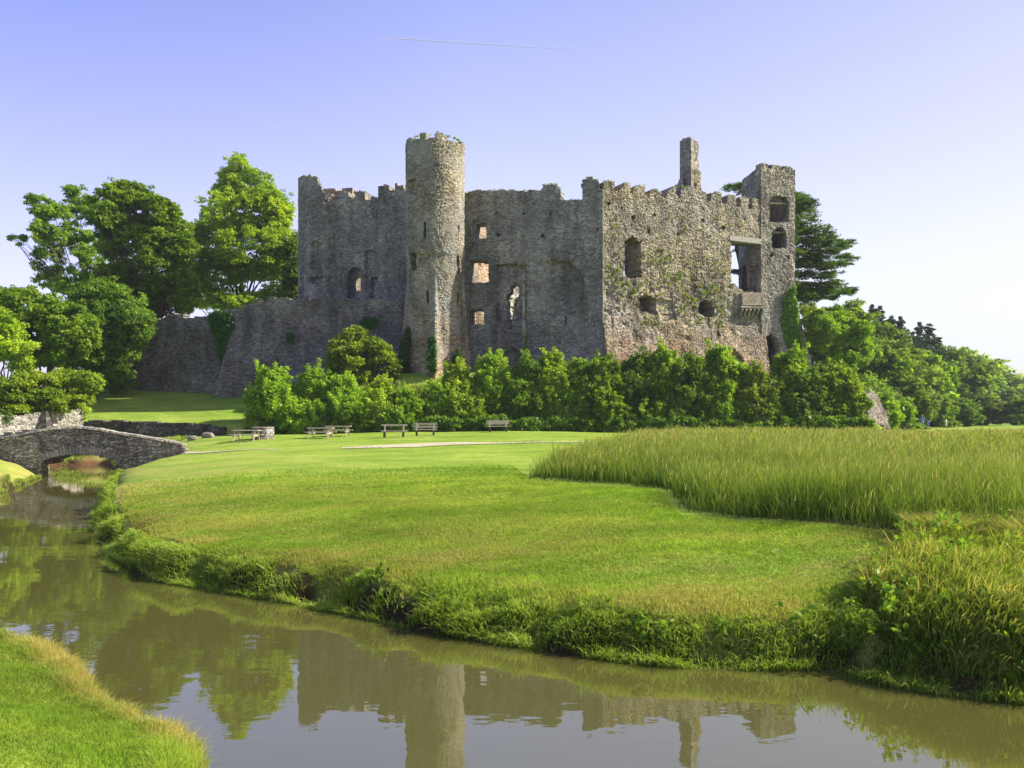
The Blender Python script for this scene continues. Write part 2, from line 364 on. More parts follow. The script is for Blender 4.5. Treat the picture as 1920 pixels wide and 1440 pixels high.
def turf_colour(nt, ob):
    n1 = noise(nt, mapping(nt, ob, (.5, 1, 1)), .42, 7, .75); n2 = noise(nt, ob, 3.5, 5, .75); n3 = noise(nt, mapping(nt, ob, (.5, 1, 1), (9, 4, 0)), .45, 6, .75); n4 = noise(nt, ob, 22, 4, .8)
    g = ramp(nt, n1, [(.32, (.105, .19, .016)), (.5, (.18, .285, .028)), (.64, (.28, .355, .05))])
    g = mix(nt, 1, g, ramp(nt, n2, [(.3, .75), (.5, 1.), (.7, 1.22)]), 'MULTIPLY')
    g = mix(nt, 1, g, ramp(nt, n4, [(.25, .7), (.5, 1.), (.75, 1.3)]), 'MULTIPLY')
    dryA = N(nt, 'ShaderNodeAttribute', attribute_name='dry')
    g = mix(nt, mth(nt, 'MULTIPLY', dryA.outputs['Fac'], ramp(nt, n3, [(.42, .12), (.57, .95)])), g, mix(nt, n2, (.42, .33, .12), (.27, .25, .06)))
    return g, n2, n4
gm, nt, bs = new_mat('turf')
tc = N(nt, 'ShaderNodeTexCoord'); ob = tc.outputs['Object']
g, n2, n4 = turf_colour(nt, ob)
bareA = N(nt, 'ShaderNodeAttribute', attribute_name='bare')
g = mix(nt, bareA.outputs['Fac'], g, mix(nt, n2, (.30, .22, .12), (.50, .42, .28)))
mudDarkA = N(nt, 'ShaderNodeAttribute', attribute_name='mud_dark')
g = mix(nt, mudDarkA.outputs['Fac'], g, mix(nt, n2, (.02, .014, .007), (.055, .04, .018)))
redA = N(nt, 'ShaderNodeAttribute', attribute_name='red')
g = mix(nt, redA.outputs['Fac'], g, mix(nt, n2, (.07, .035, .02), (.17, .085, .045)))
nt.links.new(g, bs.inputs['Base Color']); bs.inputs['Roughness'].default_value = .95; bs.inputs['Specular IOR Level'].default_value = .1
bump(nt, bs, mth(nt, 'ADD', mth(nt, 'MULTIPLY', n4, .5), n2), .8, .07)
dry = np.exp(-np.maximum(SD, 0)/5)*.75*((Y > 9)) + .08
mud_dark = (1-sstep(.08, .38, SD+.15*vnoise(X, Y, 2, 8)))*np.where(Y < np.interp(X, [-30, -12, -3, 3, 10, 30], [17, 16, 12, 10, 9, 7]), 0, 1)
mud_dark = np.maximum(mud_dark, (SD < -.05)*1.)
red = (1-sstep(.6, 1.8, SD+1.2*vnoise(X, Y, 1.1, 12)))*(Y > 58)*(X < -22)
RK = [W(1640, 1266), (6.6, 14.6), (8.6, 17.2), (10.5, 18.4), (14, 18.2), (30, 19), (30, 9), W(1920, 1306), W(1700, 1278)]
_rf = [G(x, y)[:2] for x, y in [(1000, 893), (1060, 896), (1150, 903), (1240, 911), (1270, 928), (1285, 954), (1330, 960), (1450, 973), (1580, 985), (1700, 998), (1850, 1018), (2200, 1040)]]+[(62, 58), (60, 70), (34, 68), (24, 66), (15, 63), (9.5, 58), (4.5, 42), (2.2, 34)]
mud_dark = np.maximum(mud_dark, .75*(in_poly(X, Y, _rf) | in_poly(X, Y, RK)))  # same mask also darkens the ground under reeds and rank grass
def bare_at(X, Y):
    b = np.zeros(np.shape(X))
    for bx, by, rx, ry in BARE:
        b = np.maximum(b, 1-sstep(.5, 1.1, np.sqrt(((X-bx)/rx)**2+((Y-by)/ry)**2)+.45*vnoise(X, Y, 4, 6)+.3*vnoise(X, Y, 11, 7)))
    return b
BARE = [(*G(px_, py_)[:2], a_, b_) for px_, py_, a_, b_ in [(1455, 1032, .14, .14), (1702, 1014, .14, .2), (470, 832, 1.2, .35), (600, 828, 1.2, .3), (735, 824, .9, .25), (800, 820, .8, .25)]]
bare = .55*bare_at(X, Y)
me = np_mesh('ground', np.stack([X, Y, Z], -1).reshape(-1, 3), [Fq], smooth=True, attrs={'bare': ('POINT', bare), 'dry': ('POINT', dry), 'mud_dark': ('POINT', mud_dark), 'red': ('POINT', red)})
link('lawn', me, gm, kind='structure')

# ------------------------------------------------------------------ river water: one sheet, clipped by the banks
wm, nt, bs = new_mat('river_water')
bs.inputs['Base Color'].default_value = (.073, .071, .018, 1); bs.inputs['Roughness'].default_value = .005; bs.inputs['IOR'].default_value = 1.8
bs.inputs['Specular IOR Level'].default_value = 1.0
tc = N(nt, 'ShaderNodeTexCoord')
h = mth(nt, 'ADD', noise(nt, mapping(nt, tc.outputs['Object'], (1, 1.6, 1)), 1.3, 2, .5), mth(nt, 'MULTIPLY', noise(nt, tc.outputs['Object'], .25, 2), 1.2))
h = mth(nt, 'ADD', h, mth(nt, 'MULTIPLY', noise(nt, mapping(nt, tc.outputs['Object'], (1, 2, 1)), 5, 2), .12))
bump(nt, bs, h, .05, .05)
me = np_mesh('river', np.array([(-70, 2, 0), (90, 2, 0), (90, 75, 0), (-70, 75, 0)]), [np.array([[0, 1, 2, 3]])])
link('river_water', me, wm, kind='structure')

# footpath draped over the lawn
def strip(name, pts, wid, mat, **k):
    V = []; Fc = []
    P0 = []
    for i in range(len(pts)-1):
        for t in np.linspace(0, 1, 24, endpoint=(i == len(pts)-2)): P0.append(np.array(pts[i])*(1-t)+np.array(pts[i+1])*t)
    for i, p in enumerate(P0):
        d = P0[min(i+1, len(P0)-1)]-P0[max(i-1, 0)]; d = d/np.linalg.norm(d); nrm = np.array([-d[1], d[0]])
        ww = wid(i/len(P0)) + .12*math.sin(i*1.7)
        for s in (-1, -.33, .33, 1): V.append(p+nrm*ww*s)
    V = np.array(V); Zs = H(V[:, 0], V[:, 1])+.035; V = np.c_[V, Zs]; n = len(P0)
    for i in range(n-1):
        for s in range(3): Fc.append((4*i+s, 4*i+s+1, 4*i+s+5, 4*i+s+4))
    return link(name, np_mesh(name, V, [np.array(Fc)], smooth=True), mat, **k)
pp = [G(345, 850), G(430, 846), G(530, 844)]
strip('footpath', [p[:2] for p in pp], lambda t: .5*(1-t*.8), M['path'], kind='structure')
pp = [G(640, 841), G(720, 837), G(800, 834), G(880, 832), G(960, 831), G(1045, 830), G(1120, 829)]
strip('footpath', [p[:2] for p in pp], lambda t: .15+1.0*math.exp(-((t-.3)/.25)**2)+.3*(1-t), M['path'], kind='structure')

# ------------------------------------------------------------------ masonry built as a relief grid
def plane_wall(a, b):
    A = np.array(P(a[0], HY, a[1])[:2]); B = np.array(P(b[0], HY, b[1])[:2]); L = np.linalg.norm(B-A); u = (B-A)/L; n = np.array([-u[1], u[0]])
    if n[1] < 0 and abs(n[1]) > 1e-6: n = -n
    def pos(U, Z, D): return np.stack([A[0]+u[0]*U+n[0]*D, A[1]+u[1]*U+n[1]*D, Z], -1)
    return pos, L
def masonry(name, pos, u1, z0, z1, keep, thick, mat, parent=None, depth=None, cell=.13, rough=.024, u0=0, seed=1, **k):
    rg = np.random.default_rng(seed)
    nu = max(2, int((u1-u0)/cell)); nz = max(2, int((z1-z0)/cell))
    us = np.linspace(u0, u1, nu+1); zs = np.linspace(z0, z1, nz+1)
    UC, ZC = np.meshgrid((us[:-1]+us[1:])/2, (zs[:-1]+zs[1:])/2)
    c = pos(UC, ZC, np.zeros_like(UC)); px, py = proj(c)
    K = keep(px+.8*vnoise(UC, ZC, 2.2, seed)+.6*vnoise(UC, ZC, 5, seed+1), py+.9*vnoise(UC, ZC, 1.6, seed+2)+.8*vnoise(UC, ZC, 4.5, seed+3), UC, ZC)
    UV_, ZV = np.meshgrid(us, zs)
    J = rg.normal(0, 1, (3,)+UV_.shape)
    inn = ((UV_ > u0+1e-6) & (UV_ < u1-1e-6)).astype(float)
    Uj = UV_+J[0]*cell*.16*inn; Zj = ZV+J[1]*cell*.16
    D = J[2]*rough+.04*vnoise(UV_, ZV, .9, seed+5)+.018*vnoise(UV_, ZV, 3, seed+6)
    if depth is not None:
        cv = pos(UV_, ZV, np.zeros_like(UV_)); vx, vy = proj(cv); D = D+depth(vx, vy, UV_, ZV)
    Fv = pos(Uj, Zj, D); Bv = pos(Uj, Zj, np.full_like(D, thick))
    n = UV_.size; V = np.concatenate([Fv.reshape(-1, 3), Bv.reshape(-1, 3)])
    uv = np.concatenate([np.stack([UV_, ZV], -1).reshape(-1, 2), np.stack([UV_+thick, ZV+thick*.5], -1).reshape(-1, 2)])
    Iv = np.arange(n).reshape(UV_.shape)
    a, b, cc, d = Iv[:-1, :-1], Iv[:-1, 1:], Iv[1:, 1:], Iv[1:, :-1]
    fs = [np.stack([a, b, cc, d], -1)[K], np.stack([a, d, cc, b], -1)[K]+np.array(n)]
    Kp = np.pad(K, 1)
    for (sl_, e0, e1) in ((Kp[1:-1, :-2], d, a), (Kp[1:-1, 2:], b, cc), (Kp[:-2, 1:-1], a, b), (Kp[2:, 1:-1], cc, d)):
        m = K & ~sl_; p, q = e0[m], e1[m]
        fs.append(np.stack([p, p+n, q+n, q], -1))
    fs = np.concatenate(fs); used, inv = np.unique(fs, return_inverse=True)
    me = np_mesh(name, V[used], [inv.reshape(fs.shape)], uv=uv[used])
    return link(name, me, mat, parent, **k)
def above(tops):
    t = np.array(tops, float)
    return lambda px, py: py > np.interp(px, t[:, 0], t[:, 1])
def rect(px, py, x0, x1, y0, y1): return (px > x0) & (px < x1) & (py > y0) & (py < y1)
def disc(px, py, cx, cy, rx, ry): return ((px-cx)/rx)**2+((py-cy)/ry)**2 < 1
def arch(px, py, x0, x1, y0, y1):
    cx, r = (x0+x1)/2, (x1-x0)/2
    return rect(px, py, x0, x1, y0+r, y1) | disc(px, py, cx, y0+r, r, r)

castle = empty('ruined_castle', (0, 82, 7.5), label='ruined grey stone castle with a tall round tower standing above the bushes', cat='castle')
CM = castle.matrix_world.copy()
def cpar(o):
    o.parent = castle; o.matrix_parent_inverse = Matrix.Translation((0, -82, -7.5)); return o
def cm(name, *a, **k): return cpar(masonry(name, *a, **k))

# far left corner tower
C0 = np.array(P(612, HY, 90.5)[:2]); R0 = 2.9
def posT0(U, Z, D):
    th = U/R0; r = R0-D+.12*sstep(16, 8, Z); return np.stack([C0[0]+r*np.sin(th), C0[1]-r*np.cos(th), Z], -1)
top0 = above([(500, 330), (563, 334), (566, 329), (578, 331), (580, 327), (588, 331), (594, 332), (597, 341), (602, 352), (606, 360), (618, 366), (700, 370)])
def depT0(px, py, U, Z):
    f = np.cos(U/R0) > .0
    return np.where(f & arch(px, py, 583, 602, 452, 515), .45, 0)+np.where(f & rect(px, py, 581, 604, 520, 532), .6, 0)+np.where(f & (py > 532) & (px < 601) & (py > 545-(px-581)*.5), -.05, 0)
cm('corner_tower', posT0, R0*math.pi, 5, 29, lambda px, py, U, Z: np.where(np.cos(U/R0) > -.2, top0(px, py), Z < 26.5), .9, M['castle'], depth=depT0, u0=-R0*math.pi, seed=11)
# left range, far parapet first
pw, L = plane_wall((606, 93.5), (672, 93))
cm('far_parapet', pw, L, 22, 28.6, lambda px, py, U, Z: above([(606, 352), (614, 352), (614.1, 347), (630, 347), (630.1, 357), (641, 357), (641.1, 347), (661, 347), (661.1, 368), (675, 370)])(px, py), 1.6, M['orange'], seed=12)
pw, L = plane_wall((600, 88.5), (711, 86.8))
m1 = above([(600, 363), (622, 364), (622.1, 373), (634, 373), (634.1, 360), (652, 360), (652.1, 371), (665, 371), (665.1, 358), (683, 358), (683.1, 374), (694, 374), (697, 368), (708, 370), (712, 372)])
def depL1(px, py, U, Z):
    return np.where(arch(px, py, 652, 682, 502, 560), .7, 0)+np.where(rect(px, py, 684, 700, 470, 545), .35, 0)+np.where(disc(px, py, 631, 503, 3, 3), .5, 0)+np.where(rect(px, py, 695, 708, 520, 562), .4, 0)
cm('range_wall', pw, L, 5, 28, lambda px, py, U, Z: m1(px, py) & ~arch(px, py, 657, 671, 517, 544), 1.6, M['castle'], depth=depL1, seed=13)
pw, L = plane_wall((640, 91.0), (690, 93.0))
cm('court_wall', pw, L, 7, 20.5, lambda px, py, U, Z: Z < 99, .8, M['orange'], seed=36, cell=.25)
pw, L = plane_wall((709, 85.2), (770, 84.0))
m2 = above([(709, 349), (716, 349), (722, 346), (729, 348), (729.1, 358), (740, 358), (740.1, 343), (744, 343), (746, 348), (757, 349), (757.1, 356), (775, 357)])
cm('range_wall', pw, L, 5, 28.6, lambda px, py, U, Z: m2(px, py), 2.6, M['castle'], seed=14)

# great round tower on its spurred base
C1 = np.array(P(816, HY, 80)[:2]); R1 = 2.72
def rad1(th, Z):
    r = R1*(1+.012*sstep(20, 29, Z))-.0
    r = r*(1-.03*sstep(20.5, 19.5, Z)*0)
    a = R1*np.clip(.9-(Z-7.4)*.022, .6, .9)           # square base set diagonally, sloping in with height
    tt = (th-.10+math.pi/4) % (math.pi/2)-math.pi/4     # corner turned to the viewer
    sq = a/np.maximum(np.cos(math.pi/4-np.abs(tt)), .2)
    return np.maximum(r-.10*sstep(18.6, 18.3, Z), np.minimum(sq, R1*1.35))
def posT1(U, Z, D):
    th = U/R1; r = rad1(th, Z)-D; return np.stack([C1[0]+r*np.sin(th), C1[1]-r*np.cos(th), Z], -1)
def keepT1(px, py, U, Z):
    th = U/R1; f = np.cos(th) > 0
    rim = 28.85+.18*vnoise(U, Z*0, 1.3, 3)+.3*(vnoise(U, Z*0, .9, 5) > .1)+.55*((th > -.45) & (th < -.2))+.35*((th > .15) & (th < .5))
    k = Z < rim
    return k & ~(f & (rect(px, py, 794.4, 798.2, 415, 446) | rect(px, py, 859, 861.4, 424, 452) | arch(px, py, 769, 780, 472, 506) | rect(px, py, 856.5, 862, 478, 514)
                      | rect(px, py, 800.5, 803.6, 543, 568) | rect(px, py, 857.5, 860, 549, 574)))
def depT1(px, py, U, Z):
    f = np.cos(U/R1) > 0
    return np.where(f & rect(px, py, 765, 780, 335, 363), .4, 0)
cm('round_tower', posT1, R1*math.pi, 5.5, 30, keepT1, .85, M['tower'], depth=depT1, u0=-R1*math.pi, cell=.12, seed=15)
a = P(763.5, 336, 78.35); b = P(782, 331, 77.85)
cpar(MB().bar(a, b, .22, .3).build('lintel', M['cope']))

# middle wall, in shade
pw, L = plane_wall((862, 82.2), (1130.5, 78.8))
m3 = above([(860, 359), (880, 360), (895, 357), (925, 358), (940, 355), (960, 355), (975, 359), (990, 357), (1017, 357), (1017.1, 347), (1030, 345), (1043, 345), (1045, 350), (1050, 353), (1050.1, 377), (1062, 376), (1080, 375), (1091, 375), (1091.1, 338), (1097, 337), (1103, 332), (1111, 331), (1111.1, 336), (1122, 338), (1122.1, 354), (1132, 355)])
def holesM(px, py):
    h = rect(px, py, 891, 912, 418, 447) | rect(px, py, 880, 915, 488, 530) | rect(px, py, 880, 907, 580, 609)
    for x in (930, 982, 1032): h |= disc(px, py, x, 401, 2.9, 2.9)
    h |= in_poly(px, py, [(949, 596), (948, 575), (946, 555), (953, 548), (955, 536), (963, 531), (970, 536), (972, 548), (967, 560), (966, 575), (972, 596)])
    h |= rect(px, py, 956, 959.4, 601, 618)
    return h
def depM(px, py, U, Z):
    d = np.where(disc(px, py, 934, 440, 3, 3) | disc(px, py, 1017, 442, 3, 2.4) | rect(px, py, 1059.5, 1062, 591, 609) | disc(px, py, 1121, 430, 2, 3), .6, 0)
    vault = in_poly(px, py, [(996, 494), (1040, 487), (1068, 492), (1086, 507), (1095, 530), (1094, 556), (1084, 582), (1078, 590), (996, 590)])
    d = d+np.where(vault, .75*sstep(985, 1085, px), 0)
    d = d+np.where(rect(px, py, 932, 986, 496, 600), .55, 0)
    d = d+np.where(rect(px, py, 932, 986, 600, 720), .0, 0)
    d = d+np.where(rect(px, py, 886, 916, 413, 418), .15, 0)
    d = d+np.where(rect(px, py, 1086, 1090, 446, 468) | rect(px, py, 1092, 1095, 446, 470), .15, 0)
    d = d-np.where((px < 932) & (py > 610), .1, 0)+np.where(arch(px, py, 947, 975, 655, 720), .8, 0)
    return d
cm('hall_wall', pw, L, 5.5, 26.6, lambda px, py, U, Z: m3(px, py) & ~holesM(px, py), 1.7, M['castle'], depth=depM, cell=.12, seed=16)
# splayed stub of a broken wing: its sunlit right edge is painted as paler stone
a0 = P(931, HY, 80.55); b0 = P(984, HY, 79.3); c0 = P(989.5, HY, 80.55)
pw, L = plane_wall((931, 80.95), (985, 80.2))
m4 = above([(925, 612), (935, 604), (948, 600), (956, 603), (970, 601), (980, 596), (983, 530), (984, 515), (990, 515)])
cm('broken_stub', pw, L, 5.5, 20, lambda px, py, U, Z: m4(px, py) & ~rect(px, py, 956, 959.4, 601, 618), .5, M['castle_base'], depth=lambda px, py, U, Z: np.where(arch(px, py, 945, 978, 655, 720), .35, 0), seed=17)
pw, L = plane_wall((985, 80.2), (989.5, 81.2))
cm('broken_stub', pw, L, 5.5, 20, lambda px, py, U, Z: py > 517, .3, M['cope'], seed=18, cell=.1)  # pale stone stands for sunlight on this edge
# inner court walls seen through the windows
pw, L = plane_wall((856, 86.5), (935, 92.5))
cm('court_wall', pw, L, 5.5, 24.0, lambda px, py, U, Z: Z < 99, 1.0, M['orange'], seed=19, cell=.2, depth=lambda px, py, U, Z: np.where(rect(px, py, 898, 903, 488, 500), .4, 0))
pw, L = plane_wall((936, 83.6), (985, 87.5))
cm('court_wall', pw, L, 5.5, 18.3, lambda px, py, U, Z: Z < 99, .6, M['plaster'], seed=20, cell=.2, rough=.08)
# grille in the lowest window
g_ = MB(); wx0, wy0, wz0 = P(880, 609, 81.6); wx1, _, wz1 = P(907, 580, 81.6)
for i in range(7):
    x = wx0+(wx1-wx0)*(i+.5)/7; g_.box(x-.02, x+.02, 82.3, 82.34, wz0, wz1)
for i in range(5):
    z = wz0+(wz1-wz0)*(i+.5)/5; g_.box(wx0, wx1, 82.25, 82.29, z-.02, z+.02)
cpar(g_.build('window_grille', M['wood_dark']))

# sunlit right-hand range
pwR, LR = plane_wall((1130, 79.0), (1432, 87.0))
m5 = above([(1120, 354), (1132, 355), (1132.1, 340), (1140, 339), (1152, 342), (1152.1, 357), (1161, 359), (1168, 350), (1171, 343), (1181, 344), (1181.1, 361), (1187, 363), (1191, 352), (1194, 347), (1210, 348), (1210.1, 363), (1217, 365), (1222, 357), (1230, 355), (1239, 360), (1241, 370), (1248, 371), (1252, 361), (1259, 352), (1266, 349), (1268.1, 362), (1275, 373), (1277, 350), (1316, 352), (1317, 359), (1325, 362), (1327, 376), (1334, 377), (1334.1, 362), (1344, 360), (1354, 364), (1354.1, 381), (1364, 383), (1364.1, 366), (1381, 368), (1381.1, 387), (1389, 388), (1389.1, 369), (1404, 371), (1404.1, 390), (1411, 391), (1411.1, 371), (1425, 373), (1440, 374)])
wsm = [(1171, 521), (1171, 451), (1176, 449), (1179, 444), (1186, 442), (1193, 445), (1196, 451), (1203, 452), (1203, 521)]
big = [(1371, 452), (1428, 452), (1431, 549), (1396, 546), (1384, 540), (1376, 530), (1371, 532)]
def keepR(px, py, U, Z):
    return m5(px, py) & ~in_poly(px, py, wsm) & ~in_poly(px, py, big)
holes_small = [(1142, 382), (1227, 402), (1318, 413), (1217, 434), (1272, 438), (1357, 427), (1188, 408), (1240, 470), (1320, 640), (1344, 628), (1276, 690)]
hr = np.random.default_rng(5)
def depR(px, py, U, Z):
    d = np.zeros_like(px)
    for x, y in holes_small: d = np.where(disc(px, py, x, y, 3, 3.4), .5, d)
    d = np.where(in_poly(px, py, [(1201, 583), (1200, 560), (1210, 553), (1222, 556), (1232, 562), (1233, 590), (1222, 586)]), 2.2, d)
    d = np.where(in_poly(px, py, [(1233, 562), (1262, 562), (1268, 600), (1235, 604)]), .18, d)
    d = np.where(in_poly(px, py, [(1309, 585), (1312, 570), (1323, 562), (1334, 568), (1340, 580), (1337, 594), (1320, 592)]), 2.2, d)
    d = np.where(in_poly(px, py, [(1360, 660), (1368, 655), (1380, 668), (1388, 680), (1362, 690)]), .5, d)
    lump = .16*np.maximum(vnoise(px, py, .07, 4), 0)*sstep(470, 560, py)+.14*np.maximum(vnoise(px, py, .16, 6), 0)*sstep(470, 540, py)*(1-sstep(600, 640, py))
    batter = -.9*sstep(14.5, 8, Z)
    d = d+np.where(in_poly(px, py, [(1372, 590), (1430, 560), (1430, 600), (1400, 616), (1380, 606)]), .12, 0)
    return d+lump+batter
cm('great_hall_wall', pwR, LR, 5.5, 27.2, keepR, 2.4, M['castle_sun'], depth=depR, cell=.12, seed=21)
# lintel over the big opening, corbelled balcony below it
pa = pwR(np.array([0.]), np.array([0.]), np.array([0.]))[0]
def onR(px, py, off=0.):
    # point on the sunlit wall's plane
    A = pwR(np.array([0., 1.]), np.array([0., 0.]), np.array([0., 0.]))[:, :2]; u = A[1]-A[0]; k = (px-HX)/F
    t = (k*A[0][1]-A[0][0])/(u[0]-k*u[1]); y = A[0][1]+u[1]*t
    p = pwR(np.array([t]), np.array([CZ+(HY-py)/F*y]), np.array([-off]))[0]; return p
cpar(MB().bar(onR(1368, 446, -.3), onR(1428, 453, -.3), .5, .75).build('lintel', M['lintel']))
bal = MB(); p0 = onR(1386, 562, .12); p1 = onR(1427, 562, .12)
bal.bar(p0, p1, 1.3, .6)
cpar(bal.build('balcony', M['castle_sun'], bevel=.06))
lg = MB(); lg.bar(onR(1383, 577, .2), onR(1428, 578, .2), .18, .75)
cpar(lg.build('balcony_ledge', M['cope'], bevel=.04))
for i in range(6):
    x = 1386+i*7.6; cpar(MB().bar(onR(x, 580, .5), onR(x, 591, .15), .2, .45).build('corbel', M['turret']))
# jamb wall and courtyard walls seen through the large openings
pw, L = plane_wall((1403, 92.5), (1432, 90.6))
cm('court_wall', pw, L, 5.5, 23, lambda px, py, U, Z: py > 440, 1.0, M['castle'], seed=22, cell=.2)
pw, L = plane_wall((1186, 86.5), (1196, 92.0))
cm('court_wall', pw, L, 7, 24, lambda px, py, U, Z: Z < 99, .8, M['castle'], seed=23, cell=.2)
pw, L = plane_wall((1140, 94.0), (1186, 93.0))
cm('court_wall', pw, L, 7, 17.5, lambda px, py, U, Z: Z < 99, .8, M['castle'], seed=24, cell=.25)
pw, L = plane_wall((1195, 90.5), (1345, 93.5))
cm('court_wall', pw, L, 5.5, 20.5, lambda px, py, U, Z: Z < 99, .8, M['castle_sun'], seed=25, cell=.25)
# chimney
pw, L = plane_wall((1279, 85.3), (1296, 84.5))
cm('chimney_stack', pw, L, 20, 31.4, lambda px, py, U, Z: above([(1270, 256), (1286, 254), (1290, 257), (1300, 258)])(px, py), .45, M['castle'], seed=26, cell=.11)
pw, L = plane_wall((1295.5, 84.5), (1314.5, 85.4))
cm('chimney_stack', pw, L, 20, 31.4, lambda px, py, U, Z: (above([(1290, 257), (1300, 256), (1308, 260), (1313, 258)])(px, py)) & ((px < 1311-1.5*np.sin(py*.22)) | (py > 319)) & ~rect(px, py, 1298, 1303+.8*np.sin(py*.5), 268, 314), 1.1, M['castle_sun'], seed=27, cell=.11,
   depth=lambda px, py, U, Z: np.where(rect(px, py, 1297, 1306, 345, 358), .4, 0)+np.where((py < 319), .25, 0))
pw, L = plane_wall((1279, 85.4), (1312, 86.3))
cm('chimney_stack', pw, L, 20, 31.3, lambda px, py, U, Z: (py > 257) & ((px < 1309-1.5*np.sin(py*.22)) | (py > 319)), .4, M['castle'], seed=28, cell=.13)
pw, L = plane_wall((1246, 85.0), (1281, 84.8))
cm('gable_wall', pw, L, 20, 27.5, above_ := (lambda px, py, U, Z: above([(1246, 374), (1252, 358), (1262, 352), (1268, 346), (1274, 338), (1279, 333), (1290, 330)])(px, py)), .7, M['castle'], seed=29)

# square stair turret at the right end
def depTu(px, py, U, Z):
    d = np.zeros_like(px)
    for x, y in ((1447, 478), (1478, 482)): d = np.where(disc(px, py, x, y, 2.6, 3), .4, d)
    return d
def tx(pos, amt):
    def p2(U, Z, D):
        q = pos(U, Z, D); f = sstep(17.5, 7, Z); fr = np.clip((U-.3)/3.3, 0, 1)
        q[..., 0] += amt*f*fr; q[..., 1] -= .5*f; return q
    return p2
pwT, LT = plane_wall((1427, 86.75), (1491, 88.2))
mT = above([(1420, 309), (1428, 306), (1434, 304), (1440, 306), (1441, 316), (1446, 317), (1447, 309), (1456, 308), (1464, 310), (1465, 319), (1469, 320), (1470, 311), (1479, 313), (1488, 318), (1500, 320)])
cm('stair_turret', tx(pwT, 1.7), LT, 5.5, 29.4, lambda px, py, U, Z: mT(px, py) & ~arch(px, py, 1443, 1479, 365, 417) & ~arch(px, py, 1447, 1475, 427, 465) & ~in_poly(px, py, [(1435, 690), (1433, 640), (1437, 631), (1445, 627), (1456, 632), (1462, 645), (1463, 690)]),
   .9, M['turret'], depth=depTu, cell=.12, seed=31)
pw, L = plane_wall((1391, 93.0), (1427, 87.35))
cm('stair_turret', pw, L, 20, 29.4, lambda px, py, U, Z: above([(1388, 336), (1392, 333), (1398, 322), (1404, 319), (1413, 318), (1414, 311), (1426, 305), (1430, 303)])(px, py), .9, M['castle'], seed=32, cell=.12)
pw, L = plane_wall((1391, 93.0), (1432, 93.5))
cm('stair_turret', pw, L, 5.5, 27.2, lambda px, py, U, Z: py < 9999, .8, M['castle'], seed=33, cell=.25)
pw, L = plane_wall((1427, 93.4), (1488, 94.0))
cm('stair_turret', pw, L, 5.5, 28.0, lambda px, py, U, Z: Z < 99, .8, M['castle'], seed=35, cell=.25)
A_ = P(1490.5, HY, 88.2)
def posTR(U, Z, D):
    f = sstep(17.5, 7, Z); return np.stack([A_[0]-.05*U-D+1.7*f+0*Z, 88.25+U-.55*f*np.clip(1-U/5.4, 0, 1)+0*Z, Z+0*U], -1)
cm('stair_turret', posTR, 5.4, 5.5, 28.6, lambda px, py, U, Z: Z < 28.3+.3*vnoise(U, Z*0, 1, 4), .9, M['turret'], seed=34, cell=.2)
for (x0, x1, y) in ((1443, 1474, 382), (1446, 1470, 436)):
    a = P(x0, y, 87.7); b = P(x1, y+1, 88.3); cpar(MB().bar(a, b, .14, .5).build('lintel', M['cope']))

# ------------------------------------------------------------------ curtain wall in front of the left range
cw = empty('curtain_wall', (P(480, HY, 80)[0], 80, 7), label='long dark stone curtain wall running left from the castle towards the trees', cat='wall')
def wpar(o, root):
    o.parent = root; o.matrix_parent_inverse = Matrix.Translation(-Vector(root.location)); return o
pw, L = plane_wall((225, 85.5), (415, 83.5))
mc1 = above([(225, 602), (262, 602), (262.1, 590), (270, 590), (270.1, 599), (318, 598), (318.1, 588), (343, 588), (343.1, 596), (372, 594), (395, 592), (415, 590)])
wpar(masonry('wall_section', pw, L, 4.5, 15.2, lambda px, py, U, Z: mc1(px, py), 1.2, M['curtain'], seed=41, depth=lambda px, py, U, Z: -.25*(py > 640)-.15*(py > 688)), cw)
pw, L = plane_wall((396, 82.3), (768, 80.6))
mc2 = above([(396, 600), (398, 588), (420, 582), (446, 579), (462, 571), (480, 566), (497, 562), (510, 557), (520, 560), (530, 557), (545, 561), (565, 559), (600, 562), (640, 560), (680, 562), (700, 561), (740, 566), (745, 562), (770, 565)])
wpar(masonry('wall_section', pw, L, 4.5, 15.5, lambda px, py, U, Z: mc2(px, py) & ((px > 435-(py-620)*.2) | (py < 600)), 1.4, M['curtain'], seed=42, depth=lambda px, py, U, Z: -.9*sstep(13.5, 6, Z)-.1*(py > 625)), cw)

# low walls by the stream
pw, L = plane_wall((150, 70.2), (420, 70.0))
o = masonry('retaining_wall', pw, L, 1, 3.6, lambda px, py, U, Z: above([(140, 790), (200, 789), (260, 791), (330, 792), (360, 795), (390, 796), (420, 803)])(px, py), .8, M['darkwall'], seed=43, cell=.11)
tag(o, label='low dark retaining wall below the grassy slope left of the picnic tables', cat='wall')
gw = empty('garden_wall', (P(60, HY, 69)[0], 69, 2), label='pale rubble garden wall behind the bridge, topped by a hedge', cat='wall')
pw, L = plane_wall((-160, 58.5), (157, 68.0))
wpar(masonry('wall_section', pw, L, .2, 5, lambda px, py, U, Z: above([(-160, 776), (0, 779), (60, 776), (110, 770), (157, 768)])(px, py), .6, M['whitewall'], seed=44, cell=.1), gw)
bt = MB(); x, y, z = P(80, 815, 65); zt_ = P(80, 771, 65)[2]; bt.hexa([(x-.75, 64.2, .2), (x+.75, 64.2, .2), (x+.75, 66, .2), (x-.75, 66, .2), (x-.1, 65.3, zt_), (x+.1, 65.3, zt_), (x+.1, 66, zt_), (x-.1, 66, zt_)])
wpar(bt.build('pointed_wedge', M['darkwall']), gw)  # dark tapered wedge standing against the garden wall

